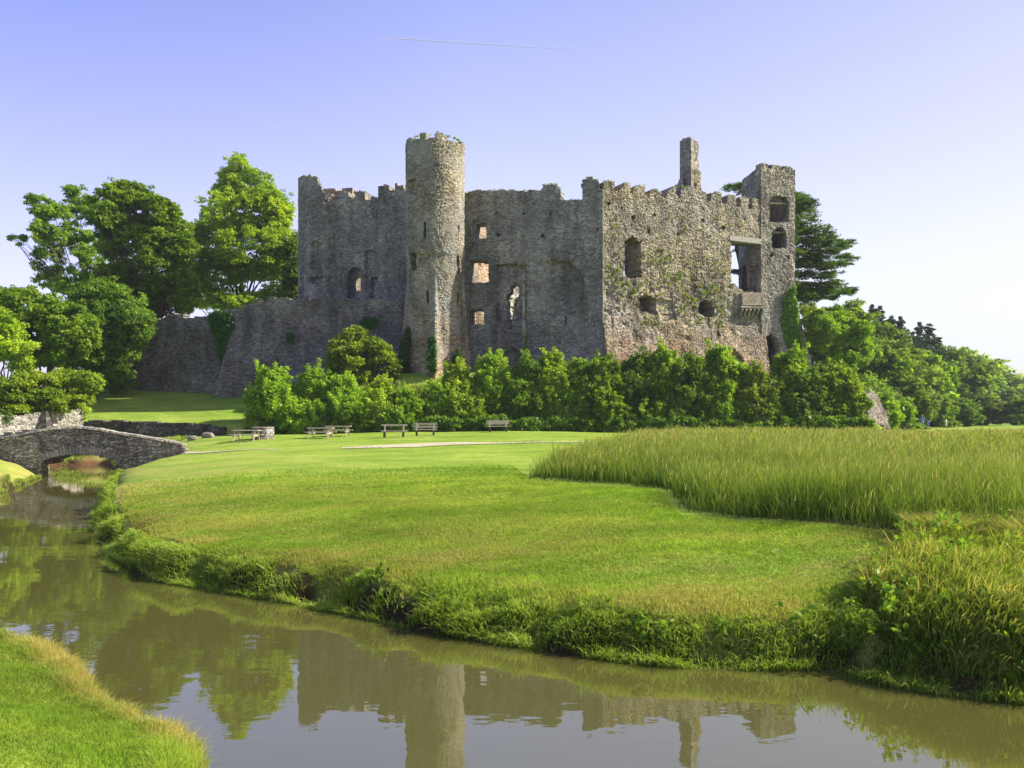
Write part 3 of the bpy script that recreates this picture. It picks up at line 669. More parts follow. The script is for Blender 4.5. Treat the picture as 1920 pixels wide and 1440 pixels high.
# ------------------------------------------------------------------ stone footbridge
br = empty('stone_bridge', (P(150, HY, 54)[0], 54, 0), label='small humpbacked stone footbridge arching over the stream', cat='bridge')
BY = 52.5
btop = [(-160, 850), (-60, 836), (0, 824), (40, 816), (75, 809), (112, 804), (150, 803), (187, 807), (225, 815), (281, 823), (319, 829), (347, 837), (352, 840)]
def zt(px): return CZ+(HY-np.interp(px, [p[0] for p in btop], [p[1] for p in btop]))/F*BY
ax0, ax1, apex, spr = 78., 222., 852., 872.
def arch_y(px):   # intrados
    t = (px-(ax0+ax1)/2)/((ax1-ax0)/2); return np.where(np.abs(t) < 1, spr-(spr-apex)*np.sqrt(np.maximum(1-t*t, 0)), 9999)
def keepB(px, py, U, Z):
    return above(btop)(px, py) & (py < arch_y(px)) & (px < 349)
vx = lambda px, py: (py > arch_y(px)-14) & (np.abs(px-150) < 74)
def depB(px, py, U, Z):
    return np.where(vx(px, py), -.07+.05*np.sin(px*1.25), 0)
pw, L = plane_wall((-160, BY), (352, BY))
wpar(masonry('parapet', pw, L, -.6, 3.4, keepB, .45, M['bridge'], depth=depB, cell=.075, rough=.022, seed=51), br)
# vault and deck
def sheet(name, pts, y0, y1, th, mat):
    m = MB()
    for (xa, za), (xb, zb) in zip(pts[:-1], pts[1:]):
        m.hexa([(xa, y0, za-th), (xb, y0, zb-th), (xb, y1, zb-th), (xa, y1, za-th), (xa, y0, za), (xb, y0, zb), (xb, y1, zb), (xa, y1, za)])
    return m.build(name, mat)
pxs = np.linspace(ax0, ax1, 21); vault_pts = [(P(x, 0, BY)[0], CZ+(HY-min(float(arch_y(np.array(x))), spr))/F*BY+.3) for x in pxs]
wpar(sheet('arch_vault', vault_pts, BY+.4, BY+2.3, .29, M['bridge']), br)
dk = [(P(x, 0, BY)[0], float(zt(x))-.75) for x in np.linspace(-160, 350, 40)]
wpar(sheet('deck', dk, BY+.46, BY+2.24, .2, M['path']), br)
pw, L = plane_wall((-160, BY+2.3), (352*1+10, BY+2.3))
wpar(masonry('parapet', pw, L, -.6, 3.0, lambda px, py, U, Z: (Z < np.interp(U, [0, .42*L, .55*L, L], [1.9, 2.85, 2.9, 1.5])) & ~(np.abs(px-150) < 66) | ((Z < np.interp(U, [0, .42*L, .55*L, L], [1.9, 2.85, 2.9, 1.5])) & (py < arch_y(px)+2)), .45, M['bridge'], cell=.15, seed=52), br)
cp = MB()
cpx = np.arange(-160, 351, 7.0)
for i in range(len(cpx)-1):
    xa, xb = cpx[i]+.25, cpx[i+1]-.05; dz = random.uniform(-.015, .02)
    za, zb = zt(xa)+dz, zt(xb)+dz; Xa, Xb = P(xa, 0, BY)[0], P(xb, 0, BY)[0]; y0 = BY-.06-random.uniform(0, .03); y1 = BY+.5
    cp.hexa([(Xa, y0, za-.02), (Xb, y0, zb-.02), (Xb, y1, zb-.02), (Xa, y1, za-.02), (Xa, y0+.05, za+.12), (Xb, y0+.05, zb+.12), (Xb, y1-.05, zb+.14), (Xa, y1-.05, za+.14)])
wpar(cp.build('coping', M['cope'], bevel=.02), br)
vs = MB(); cx, hw_ = (ax0+ax1)/2, (ax1-ax0)/2
for i in range(34):
    t0 = math.pi*(.04+.92*i/34); t1 = math.pi*(.04+.92*(i+.86)/34)
    def pt(t, k):
        x = cx-hw_*math.cos(t)*(1+.10*k); y = spr-(spr-apex)*math.sin(t)-(15+3*math.sin(i*2.3))*k*(.4+.6*math.sin(t)); p = P(x, y, BY); return (p[0], p[2])
    a, b, c_, d_ = pt(t0, 0), pt(t1, 0), pt(t1, 1), pt(t0, 1); y0 = BY-.09-random.uniform(0, .06); y1 = BY+.1
    vs.hexa([(a[0], y0, a[1]), (b[0], y0, b[1]), (b[0], y1, b[1]), (a[0], y1, a[1]), (d_[0], y0, d_[1]), (c_[0], y0, c_[1]), (c_[0], y1, c_[1]), (d_[0], y1, d_[1])])
wpar(vs.build('arch_ring', M['cope'], bevel=.02), br)

# ------------------------------------------------------------------ foliage
def leaves(C, T, nleaf, crad, size, squash=.6, rg=None, up=.5):
    """C: clump centres (n,3); T: tint per clump"""
    n = len(C); k = nleaf; rg = rg or rng
    c = np.repeat(C, k, 0); t = np.repeat(T, k)
    off = rg.normal(0, 1, (n*k, 3)); off /= np.maximum(np.linalg.norm(off, axis=1, keepdims=True), 1e-6); off *= (rg.random((n*k, 1))**.5)
    off[:, 2] *= squash; c = c+off*crad
    nr = rg.normal(0, 1, (n*k, 3)); nr[:, 2] += up*2; nr += off*.9; nr /= np.linalg.norm(nr, axis=1, keepdims=True)
    a = np.cross(nr, rg.normal(0, 1, (n*k, 3))); a /= np.linalg.norm(a, axis=1, keepdims=True); b = np.cross(nr, a)
    s = size*(.55+.9*rg.random((n*k, 1)))
    V = np.stack([c-a*s, c+b*s*.55, c+a*s, c-b*s*.55], 1).reshape(-1, 3)
    Fq = np.arange(4*n*k).reshape(-1, 4)
    tint = np.clip(t+.18*rg.normal(0, 1, n*k), 0, 1)
    return V, Fq, tint
def crown_points(lobes, nclump, rg, sub=12, subr=.42, hollow=.55):
    L = np.array(lobes, float); SL = []
    for l in L:
        k = sub
        d = rg.normal(0, 1, (k, 3)); d /= np.linalg.norm(d, axis=1, keepdims=True); d[:, 2] = np.abs(d[:, 2])*np.where(rg.random(k) < .75, 1, -1)
        ctr = l[:3]+d*l[3:6]*(.62+.2*rg.random((k, 1))); rr = l[3:6]*subr*(.55+.9*rg.random((k, 1)))*(.8+.4*rg.random((k, 3)))
        SL.append(np.c_[ctr, rr, rg.random(k)])
    SL = np.concatenate(SL); wgt = (SL[:, 3]*SL[:, 5])**.9; wgt /= wgt.sum()
    ii = rg.choice(len(SL), nclump, p=wgt); S = SL[ii]
    d = rg.normal(0, 1, (nclump, 3)); d /= np.linalg.norm(d, axis=1, keepdims=True); d[:, 2] = d[:, 2]*.8+.25
    r = hollow+(1.02-hollow)*rg.random((nclump, 1))**.5; r *= np.where(rg.random((nclump, 1)) < .16, 1.05+.35*rg.random((nclump, 1)), 1)
    C = S[:, :3]+d*S[:, 3:6]*r
    T = .05+.55*S[:, 6]+.4*rg.random(nclump)
    return C, T
def foliage_mesh(name, lobes, nclump, nleaf, size, crad, seed, sub=12, subr=.42, squash=.6, origin=(0, 0, 0), up=.5, hollow=.55, shoots=0):
    rg = np.random.default_rng(seed); C, T = crown_points(lobes, nclump, rg, sub, subr, hollow)
    if shoots:      # leafy shoots standing out of the outline
        b = C[rg.choice(len(C), shoots)]; d = rg.normal(0, .35, (shoots, 3)); d[:, 2] = 1; ln = .35+.9*rg.random((shoots, 1))
        for q in range(6):
            C = np.concatenate([C, b+d*ln*(q/5)]); T = np.concatenate([T, .5+.3*rg.random(shoots)])
    V, Fq, t = leaves(C, T, nleaf, crad, size, squash, rg, up)
    return np_mesh(name, V-np.array(origin), [Fq], attrs={'tint': ('FACE', t)})
def pl(lst, Y, dy=0, sy=.85):
    """crown lobes from their seen centre and radii, each at its own distance"""
    out = []
    for i, (x, y, rx, ry) in enumerate(lst):
        YY = Y+dy*math.sin(i*2.4+1); p = P(x, y, YY); out.append((*p, rx/F*YY, rx/F*YY*sy, ry/F*YY))
    return out
def trunk_mesh(name, base, lobes, r, seed, fork=.35):
    rd = random.Random(seed); items = []
    b = Vector(base); cen = Vector(np.array(lobes)[:, :3].mean(0)); top = Vector((b.x*.5+cen.x*.5, b.y*.5+cen.y*.5, b.z+.72*(max(l[2] for l in lobes)-b.z)))
    n = 6; pts = [b+(top-b)*(i/n)+Vector((rd.uniform(-.25, .25), rd.uniform(-.25, .25), 0))*(i > 0) for i in range(n+1)]
    items.append((pts, [r*(1-.85*i/n)*(1.25 if i == 0 else 1) for i in range(n+1)], 9))
    for l in lobes:
        s = pts[rd.choice([1, 2, 3])]; e = Vector(l[:3])
        for q in range(2):
            ee = e+Vector((rd.uniform(-1, 1)*l[3], rd.uniform(-1, 1)*l[4], rd.uniform(-.3, .8)*l[5]))*.35
            mid = s.lerp(ee, .5)+Vector((0, 0, rd.uniform(0, .6)))
            items.append(([s, mid, ee], [r*.3, r*.15, .02], 6))
    me = tubes_mesh(name, items); me.transform(Matrix.Translation(-b)); return me
def tree(name, base, lobes, mat, label, group, r=.35, nclump=900, nleaf=40, size=.16, crad=.75, seed=1, cat='tree', **k):
    root = empty(name, base, label=label, cat=cat, group=group)
    link('trunk', trunk_mesh('trunk', base, lobes, r, seed), M['bark'], root)
    link('crown', foliage_mesh('crown', lobes, nclump, nleaf, size, crad, seed, origin=base, **k), M[mat], root)
    return root
def gz(px, Y, dz=0):
    x = (px-HX)/F*Y; return (x, Y, H1(x, Y)+dz)
TG = 'tall trees behind the curtain wall'
tree('lime_tree', gz(455, 104), pl([(460, 345, 48, 48), (440, 400, 78, 55), (495, 410, 52, 60), (400, 450, 55, 45), (470, 470, 72, 60), (530, 470, 25, 50), (400, 515, 58, 48), (420, 575, 50, 28), (360, 540, 34, 50), (365, 470, 26, 50), (520, 420, 26, 40), (535, 500, 26, 50), (470, 575, 60, 26), (480, 535, 66, 50), (385, 560, 40, 26), (520, 560, 35, 28), (425, 365, 30, 28)], 103, 2.5), 'leaf_lime',
     'tallest tree, bright lime green with a pointed crown, just left of the castle', TG, .45, 6200, 26, .145, .45, 3, sub=20, subr=.32, squash=.6)
tree('chestnut_tree', gz(300, 90.5), pl([(240, 390, 60, 42), (290, 420, 48, 45), (205, 430, 45, 50), (250, 460, 70, 55), (300, 500, 45, 60), (225, 530, 60, 45), (240, 580, 55, 34), (200, 560, 40, 40), (320, 570, 40, 34), (345, 550, 28, 40), (330, 440, 24, 34), (285, 555, 60, 35), (340, 500, 30, 60)], 90.5, 1.8), 'leaf_mid',
     'broad domed dark green tree between the lime green tree and the feathery ash', TG, .5, 6000, 26, .15, .46, 4, sub=20, subr=.32, squash=.55)
tree('ash_tree', gz(190, 98), pl([(150, 368, 28, 24), (75, 385, 26, 20), (105, 410, 36, 28), (160, 410, 42, 34), (80, 440, 26, 26), (130, 460, 58, 36), (90, 490, 32, 28), (165, 500, 40, 35), (95, 535, 34, 30), (150, 550, 50, 38), (40, 448, 12, 6), (22, 446, 7, 5), (38, 460, 8, 5), (185, 575, 35, 28)], 98, 2.5), 'leaf_mid',
     'loose feathery ash tree at far left with one branch reaching out sideways', TG, .4, 2700, 22, .13, .38, 5, sub=16, subr=.33, squash=.6, hollow=.4)
tree('dark_tree', gz(556, 100), pl([(555, 470, 22, 30), (552, 520, 24, 40), (560, 570, 30, 30)], 100, 1), 'leaf_deep',
     'narrow dark tree squeezed between the lime green tree and the castle', TG, .25, 500, 40, .16, .7, 6)
LG = 'trees beside the stream at left'
tree('dark_tree', gz(230, 84), pl([(225, 600, 55, 40), (235, 640, 45, 50), (205, 680, 45, 45), (250, 600, 30, 40), (170, 640, 40, 60), (215, 715, 30, 25), (190, 570, 50, 40), (260, 625, 26, 40), (180, 690, 40, 46)], 81, 2), 'leaf_deep',
     'dark shaded tree overhanging the left end of the curtain wall', LG, .35, 2800, 30, .12, .45, 7, sub=20)
tree('ash_tree', gz(90, 76), pl([(40, 575, 48, 38), (90, 590, 50, 34), (130, 610, 46, 40), (60, 630, 60, 50), (130, 660, 52, 48), (90, 690, 60, 34), (20, 640, 40, 50), (160, 625, 24, 24)], 76, 2.5), 'leaf_mid',
     'mid green ash tree with clumped foliage standing behind the hedge at left', LG, .35, 3800, 26, .13, .40, 8, sub=20, subr=.32)
tree('lime_tree', gz(10, 72), pl([(10, 640, 36, 40), (30, 670, 34, 28), (-30, 650, 50, 60)], 71, 1), 'leaf_lime',
     'bright yellow green tree cut off by the left edge of the photo', LG, .25, 900, 44, .12, .5, 9)
# hedge on the garden wall
def bush(name, lobes, mat, label, group, nclump, size=.13, crad=.42, seed=1, nleaf=40, cat='bush', **k):
    L = np.array(lobes); bx, by = L[:, 0].mean(), L[:, 1].mean(); base = (bx, by, H1(bx, by))
    root = empty(name, base, label=label, cat=cat, group=group)
    rd = random.Random(seed); items = []
    for l in lobes:
        for q in range(2):
            items.append(([Vector(base)+Vector((rd.uniform(-.3, .3), rd.uniform(-.2, .2), -.3)), Vector(base).lerp(Vector(l[:3]), .5)+Vector((rd.uniform(-.2, .2), 0, 0)), Vector(l[:3])+Vector((rd.uniform(-.5, .5)*l[3], 0, .4*l[5]))], [.07, .045, .012], 5))
    me = tubes_mesh('stems', items); me.transform(Matrix.Translation(-Vector(base))); link('stems', me, M['bark'], root)
    link('foliage', foliage_mesh('foliage', lobes, nclump, nleaf, size, crad, seed, origin=base, **k), M[mat], root)
    return root
HG = 'hedge bushes over the garden wall'
bush('hedge_bush', pl([(20, 725, 34, 26), (-20, 745, 30, 26), (10, 755, 34, 22), (20, 768, 26, 14)], 64.5, .3), 'leaf_lime', 'sunlit hedge bush at the left edge above the pale garden wall', HG, 420, .11, .4, 21)
bush('hedge_bush', pl([(75, 725, 34, 24), (60, 750, 32, 24), (100, 752, 26, 20), (50, 768, 24, 14), (100, 768, 22, 12)], 66.6, .3), 'leaf_yellow', 'yellow and rust tinged hedge bush above the pointed dark wedge', HG, 420, .11, .4, 22)
bush('hedge_bush', pl([(135, 722, 36, 26), (160, 725, 24, 28), (140, 752, 28, 26), (120, 745, 26, 26), (150, 775, 14, 20), (130, 768, 20, 14)], 68.6, .3), 'leaf_lime', 'rounded lime green hedge bush ending the garden wall at its right', HG, 520, .11, .4, 23)
# climber in the shade of the left tree, on the ground
bush('shrub', pl([(-5, 780, 20, 12), (12, 786, 10, 8)], 63.5, .2), 'leaf_deep', 'low blue green shrub in front of the garden wall at the left edge', HG, 80, .1, .3, 24)
# elder bush against the curtain wall
bush('elder_bush', pl([(665, 645, 34, 24), (640, 670, 26, 26), (690, 665, 32, 26), (720, 682, 30, 22), (665, 690, 42, 28), (735, 700, 18, 14), (655, 640, 20, 16)], 76.5, .6), 'leaf_yellow', 'pale yellow green elder bush growing high against the dark curtain wall', 'bushes below the castle', 900, .12, .42, 25, subr=.4)
BG = 'bushes below the castle'
BS = [ # cx, top, half width, Y, material, label
 (520, 690, 46, 70.5, 'leaf_mid', 'bright green bush at the left end of the row, beside the grassy slope'),
 (582, 690, 32, 70.8, 'leaf_mid', 'leafy green bush with a small peak, second from the left end of the row'),
 (648, 702, 48, 71.2, 'leaf_mid', 'rounded green bush directly below the pale elder'),
 (712, 716, 40, 71.4, 'leaf_lime', 'low bright bush behind the first wooden bench, left of the tower foot'),
 (762, 735, 34, 71.0, 'leaf_mid', 'low trailing bush in the dip of the row below the round tower'),
 (812, 722, 32, 71.4, 'leaf_mid', 'round dark-centred bush just right of the dip below the tower'),
 (858, 688, 38, 72.0, 'leaf_yellow', 'yellowish bush at the right foot of the round tower'),
 (925, 664, 36, 72.4, 'leaf_mid', 'upright green bush below the lowest barred window'),
 (985, 672, 34, 72.0, 'leaf_deep', 'dark bush below the thin pale pier on the shaded wall'),
 (1035, 664, 40, 72.2, 'leaf_yellow', 'yellow-leaved bush with a green spire below the vault scar'),
 (1090, 676, 32, 72.0, 'leaf_deep', 'dark narrow bush left of the castle corner'),
 (1138, 674, 40, 71.6, 'leaf_mid', 'soft blue green bush exactly under the castle corner'),
 (1196, 668, 38, 72.2, 'leaf_deep', 'dense dark bush under the tall arched window'),
 (1240, 656, 36, 72.0, 'leaf_mid', 'tall bright topped bush under the ragged hole in the sunlit wall'),
 (1292, 668, 36, 71.4, 'leaf_deep', 'green bush filling the row between the two tall bright topped bushes'),
 (1345, 655, 40, 72.0, 'leaf_mid', 'tall bright topped bush under the balcony opening'),
 (1408, 686, 36, 71.6, 'leaf_yellow', 'olive brushy bush with a dark hollow, below the balcony'),
 (1474, 660, 42, 72.2, 'leaf_mid', 'tall fresh green bush in front of the arched doorway'),
 (1530, 688, 40, 71.4, 'leaf_deep', 'grey green bush below the ivy covered turret corner'),
 (1580, 688, 38, 72.0, 'leaf_yellow', 'broad olive bush at the right end of the row'),
]
brd = random.Random(4)
for i, (cx_, ty, hw, Yb, mt, lab) in enumerate(BS):
    ty += 9 if cx_ > 900 else 13
    lst = [(cx_+brd.uniform(-6, 6), ty+hw*.62, hw*.62, hw*.62)]
    y = ty+hw*1.1
    while y < 800:
        lst.append((cx_+brd.uniform(-.35, .35)*hw, y, hw*brd.uniform(.7, .95), hw*.62)); lst.append((cx_+brd.uniform(-.8, .8)*hw, y+8, hw*.6, hw*.5)); y += hw*.62
    # the row overlaps itself in depth: upper parts sit further up the mound
    out = []
    lst = [(a, b, c*1.15, d*1.32) for a, b, c, d in lst]
    for (x_, y_, rx_, ry_) in lst:
        YY = Yb-.5+3.0*(1-(y_-650)/160)+.4*math.sin(i*3+y_); y2 = min(y_, 812-ry_*.7); p = P(x_, y2, YY); out.append((*p, rx_/F*YY, rx_/F*YY*.75, ry_/F*YY))
    bush('bush', out, mt, lab, BG, int(900*len(out)**.75*(hw/38)), .115, .27, 100+i, 15, sub=26, subr=.30, squash=.9, hollow=.62, shoots=110)
# tangled skirt of ivy and nettles along the foot of the bushes
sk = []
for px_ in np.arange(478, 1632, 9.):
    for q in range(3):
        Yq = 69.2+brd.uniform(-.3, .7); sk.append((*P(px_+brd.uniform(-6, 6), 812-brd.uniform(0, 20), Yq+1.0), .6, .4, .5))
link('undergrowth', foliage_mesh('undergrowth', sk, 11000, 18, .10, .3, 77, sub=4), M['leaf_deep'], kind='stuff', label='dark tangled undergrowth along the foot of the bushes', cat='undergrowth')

# ivy on the masonry
def ivy(name, poly, Yf, mat, label, nclump, group=None, off=.15, seed=1, size=.10, crad=.22):
    rg = np.random.default_rng(seed); poly = np.array(poly, float); lo, hi = poly.min(0), poly.max(0); C = []
    while len(C) < nclump:
        p = lo+(hi-lo)*rg.random(2)
        if in_poly(np.array([p[0]]), np.array([p[1]]), poly)[0]: C.append(P(p[0], p[1], Yf(p[0], p[1])-off*rg.random()))
    C = np.array(C); base = C[C[:, 2].argmin()]; V, Fq, t = leaves(C, .3+.4*rg.random(len(C)), 26, crad, size, .9, rg, .3)
    o = link(name, np_mesh(name, V-base, [Fq], attrs={'tint': ('FACE', t)}), M[mat], label=label, cat='ivy', group=group); o.location = base; return o
IG = 'ivy on the castle walls'
ivy('ivy', [(762, 604), (768, 622), (774, 650), (776, 700), (752, 712), (748, 690), (752, 640)], lambda x, y: 78.6, 'ivy', 'dark ivy on the left spur of the round tower foot', 150, IG, seed=2)
ivy('ivy', [(811, 622), (815, 640), (819, 700), (803, 702), (801, 668), (804, 640)], lambda x, y: 76.5, 'ivy', 'narrow pointed ivy strip on the front spur of the round tower', 90, IG, seed=3)
ivy('ivy', [(858, 655), (862, 664), (862, 700), (846, 702), (848, 680)], lambda x, y: 77.8, 'ivy', 'small ivy patch at the right foot of the round tower', 60, IG, seed=4)
ivy('ivy', [(392, 588), (410, 582), (434, 590), (438, 612), (428, 640), (418, 672), (409, 668), (404, 640), (394, 615)], lambda x, y: 82.0, 'ivy', 'hanging ivy curtain spilling over the curtain wall where its two sections meet', 240, IG, seed=5)
ivy('ivy', [(1474, 545), (1492, 534), (1494, 570), (1496, 610), (1508, 650), (1516, 690), (1500, 700), (1488, 665), (1474, 640), (1466, 605), (1468, 575)], lambda x, y: 87.5-.5*(y-560)/120, 'ivy_light', 'bright sunlit ivy climbing the right corner of the square turret', 420, IG, seed=6)
ivy('ivy', [(983, 640), (988, 620), (991, 690), (983, 690)], lambda x, y: 79.9, 'ivy_light', 'thin ivy strand on the edge of the broken stub', 20, IG, seed=7, crad=.12)
ivy('ivy', [(676, 598), (706, 596), (710, 610), (690, 616), (676, 612)], lambda x, y: 80.3, 'ivy', 'small dark ivy patch on the curtain wall above the elder', 45, IG, seed=8)
ivy('ivy', [(536, 622), (548, 622), (550, 642), (538, 644)], lambda x, y: 80.8, 'ivy', 'small moss and ivy patch midway along the curtain wall', 20, IG, seed=9)
# grassy tufts rooted in the sunlit wall
rg = np.random.default_rng(31); C = []
for q in range(330):
    if q < 250:
        cx_, cy_ = [(1165, 520), (1200, 540), (1255, 520), (1290, 560), (1330, 555), (1180, 470), (1240, 480), (1370, 500), (1340, 620), (1225, 610), (1300, 600), (1345, 580)][q % 12]
        x_, y_ = cx_+rg.normal(0, 15), cy_+rg.normal(0, 12)
    else: x_, y_ = rg.uniform(1135, 1420), rg.uniform(400, 640)
    if in_poly(np.array([x_]), np.array([y_]), wsm)[0] or in_poly(np.array([x_]), np.array([y_]), [(1365, 445), (1435, 445), (1435, 600), (1365, 600)])[0] or x_ < 1134 or x_ > 1425 or y_ > 640 or abs(x_-1216) < 20 and abs(y_-570) < 20 or abs(x_-1324) < 18 and abs(y_-578) < 18: continue
    C.append(onR(x_, y_, .12))
V, Fq, t = leaves(np.array(C), .3+.6*rg.random(len(C)), 12, .17, .08, .8, rg, .3)
link('wall_weeds', np_mesh('wall_weeds', V, [Fq], attrs={'tint': ('FACE', t)}), M['leaf_yellow'], kind='stuff', label='yellow green weeds rooted in the sunlit castle wall', cat='weeds')
C = [];
for q in range(140):
    x_ = rg.uniform(870, 1425); tops = m3 if x_ < 1130 else m5
    yy = 330.
    while not (tops(np.array([x_]), np.array([yy]))[0]) and yy < 420: yy += 1
    Yw = 82.2+(78.8-82.2)*(x_-862)/268 if x_ < 1130 else onR(x_, yy)[1]
    if yy < 415: C.append(P(x_, yy-1, Yw+.4))
for q in range(40):
    th = rg.uniform(-1.4, 1.4); C.append((C1[0]+2.4*math.sin(th), C1[1]-2.4*math.cos(th), 29.3))
V, Fq, t = leaves(np.array(C), .2+.5*rg.random(len(C)), 10, .16, .07, .7, rg, .6)
link('wall_top_weeds', np_mesh('wall_top_weeds', V, [Fq], attrs={'tint': ('FACE', t)}), M['leaf_yellow'], kind='stuff', label='weeds growing along the broken wall tops', cat='weeds')

# cedar behind the turret
cl = []
for (y, xr) in ((352, 1392), (372, 1506), (386, 1534), (402, 1534), (424, 1552), (446, 1572), (458, 1598), (480, 1602), (500, 1592), (520, 1576), (541, 1588), (548, 1600), (562, 1566)):
    x0 = 1420 if y > 380 else 1375
    x = xr-14; r_ = 16
    while x > x0:
        cl.append((x, y-(xr-x)*.04+brd.uniform(-5, 5), r_, 5.4+r_*.14)); x -= r_*1.05; r_ = min(r_+4, 30)
cl += [(1372, 356, 14, 8), (1390, 352, 12, 7), (1378, 512, 14, 4), (1385, 470, 12, 4)]
cl_l = []
for i, (x_, y_, rx_, ry_) in enumerate(cl):
    YY = 97+3*math.sin(i*1.9); p = P(x_, y_, YY); cl_l.append((*p, rx_/F*YY, rx_/F*YY*1.2, ry_/F*YY))
cb = gz(1396, 97)
cr = empty('cedar_tree', cb, label='dark layered cedar behind the square turret at the right end of the castle', cat='tree')
items = []
for dx, xs_ in ((0, [(1390, 700), (1392, 600), (1393, 545), (1390, 500), (1383, 470), (1376, 440), (1372, 380)]), (1, [(1400, 700), (1402, 600), (1400, 540), (1399, 500), (1396, 455), (1410, 400), (1440, 340)])):
    items.append(([P(x_, y_, 97+dx*.5) for x_, y_ in xs_], [.42, .38, .34, .30, .26, .2, .1], 8))
for l in cl_l[::3]:
    e = Vector(l[:3]); s = Vector((P(1398, 0, 97)[0], 97, max(e.z-1.2, 9))); items.append(([s, s.lerp(e, .6)+Vector((0, 0, .5)), e], [.16, .1, .03], 5))
me = tubes_mesh('trunk', items); me.transform(Matrix.Translation(-Vector(cb))); link('trunk', me, M['bark'], cr)
link('crown', foliage_mesh('crown', cl_l, 5600, 26, .10, .45, 61, sub=6, subr=.55, squash=.32, origin=cb, up=1.0), M['leaf_cedar'], cr)
RG = 'trees on the slope right of the castle'
tree('round_tree', gz(1570, 92), pl([(1560, 605, 34, 26), (1590, 630, 40, 36), (1555, 645, 36, 36), (1605, 660, 30, 30), (1535, 610, 26, 26), (1580, 680, 40, 26), (1530, 660, 24, 36)], 90, 2), 'leaf_mid',
     'full dark green tree beneath the cedar, right of the ivy covered turret', RG, .35, 3000, 30, .12, .42, 62, sub=20, subr=.34)
bush('bramble_bush', pl([(1512, 590, 16, 20), (1515, 610, 16, 20), (1520, 640, 18, 22), (1526, 672, 20, 22)], 91, .5), 'leaf_lime', 'leafy bramble bush squeezed between the ivy turret corner and the full dark tree', RG, 220, .12, .45, 63)

# prototypes for the wooded hillside
def proto_lobes(seed, hgt=8., n=13):
    rd = random.Random(seed); L = []
    for i in range(n):
        a = rd.uniform(0, 6.28); r_ = rd.uniform(0, 1)**.5*hgt*.28; z = hgt*rd.uniform(.16, .80)
        s = hgt*rd.uniform(.16, .24); L.append((math.cos(a)*r_, math.sin(a)*r_, z, s, s, s*.85))
    L.append((0, 0, hgt*.82, hgt*.17, hgt*.17, hgt*.15)); return L
def proto(seed, mat, kind='round'):
    if kind == 'round':
        L = proto_lobes(seed); tm = trunk_mesh('trunk', (0, 0, -.5), L, .2, seed); tm.transform(Matrix.Translation((0, 0, -.5)))
        cm_ = foliage_mesh('crown', L, 520, 30, .2, .55, seed)
    else:
        rg = np.random.default_rng(seed); C = []; T = []
        for q in range(1500):
            z = 1-rg.random()**.55; rr = min((1-z)*7.0+.02, 3.6)*(.72+.4*math.sin(z*55))*rg.random()**.3; a = rg.random()*6.28
            C.append((rr*math.cos(a), rr*math.sin(a), 1+z*10.4-rr*.25)); T.append(.2+.5*rg.random())
        V, Fq, t = leaves(np.array(C), np.array(T), 24, .26, .12, .35, rg, .3); cm_ = np_mesh('crown', V, [Fq], attrs={'tint': ('FACE', t)})
        tm = tubes_mesh('trunk', [([(0, 0, -.5), (0, 0, 5), (0, 0, 11)], [.22, .14, .03], 7)])
    tm.materials.append(M['bark']); cm_.materials.append(M[mat]); return tm, cm_
PR = {'a': proto(201, 'leaf_hill'), 'b': proto(202, 'leaf_hill'), 'c': proto(203, 'leaf_mid'), 'd': proto(204, 'leaf_deep'), 'f': proto(205, 'leaf_fir', 'fir'), 'g': proto(206, 'leaf_fir', 'fir')}
def hill_tree(name, k, px, top, Y, label, group, wide=1.0):
    x = (px-HX)/F*Y; z0 = H1(x, Y); zt_ = CZ+(HY-top)/F*Y; z0 -= (0 if k in 'fg' else .16)*(zt_-z0); hgt = (zt_-z0); s = hgt/(10.9 if k in 'fg' else 7.35)
    root = empty(name, (x, Y, z0), rz=random.uniform(0, 6.28), label=label, cat='tree', group=group)
    for nm, me in zip(('trunk', 'crown'), PR[k]):
        o = bpy.data.objects.new(nm, me); col.objects.link(o); o.parent = root
    root.scale = (s*wide, s*wide, s); return root
FG = 'conifers on the hillside ridge'
for (px_, top, Y_, lab) in ((1636, 577, 150, 'leftmost slender conifer on the hillside ridge'), (1650, 580, 152, 'conifer second from the left on the hillside ridge'), (1688, 600, 150, 'broad dark conifer in the middle of the hillside ridge'), (1672, 598, 158, 'thin bare-topped conifer behind the broad dark one'),
                            (1724, 611, 158, 'tall narrow conifer left of the last conifer on the ridge'), (1743, 612, 160, 'last full dark conifer at the right of the ridge'), (1712, 628, 150, 'short dark conifer tucked beneath the ridge pair'), (1758, 640, 168, 'small conifer at the far right end of the ridge group')):
    hill_tree('conifer', 'f' if px_ % 2 else 'g', px_, top, Y_, lab, FG, 1.0)
DG = 'broadleaf trees on the hillside'
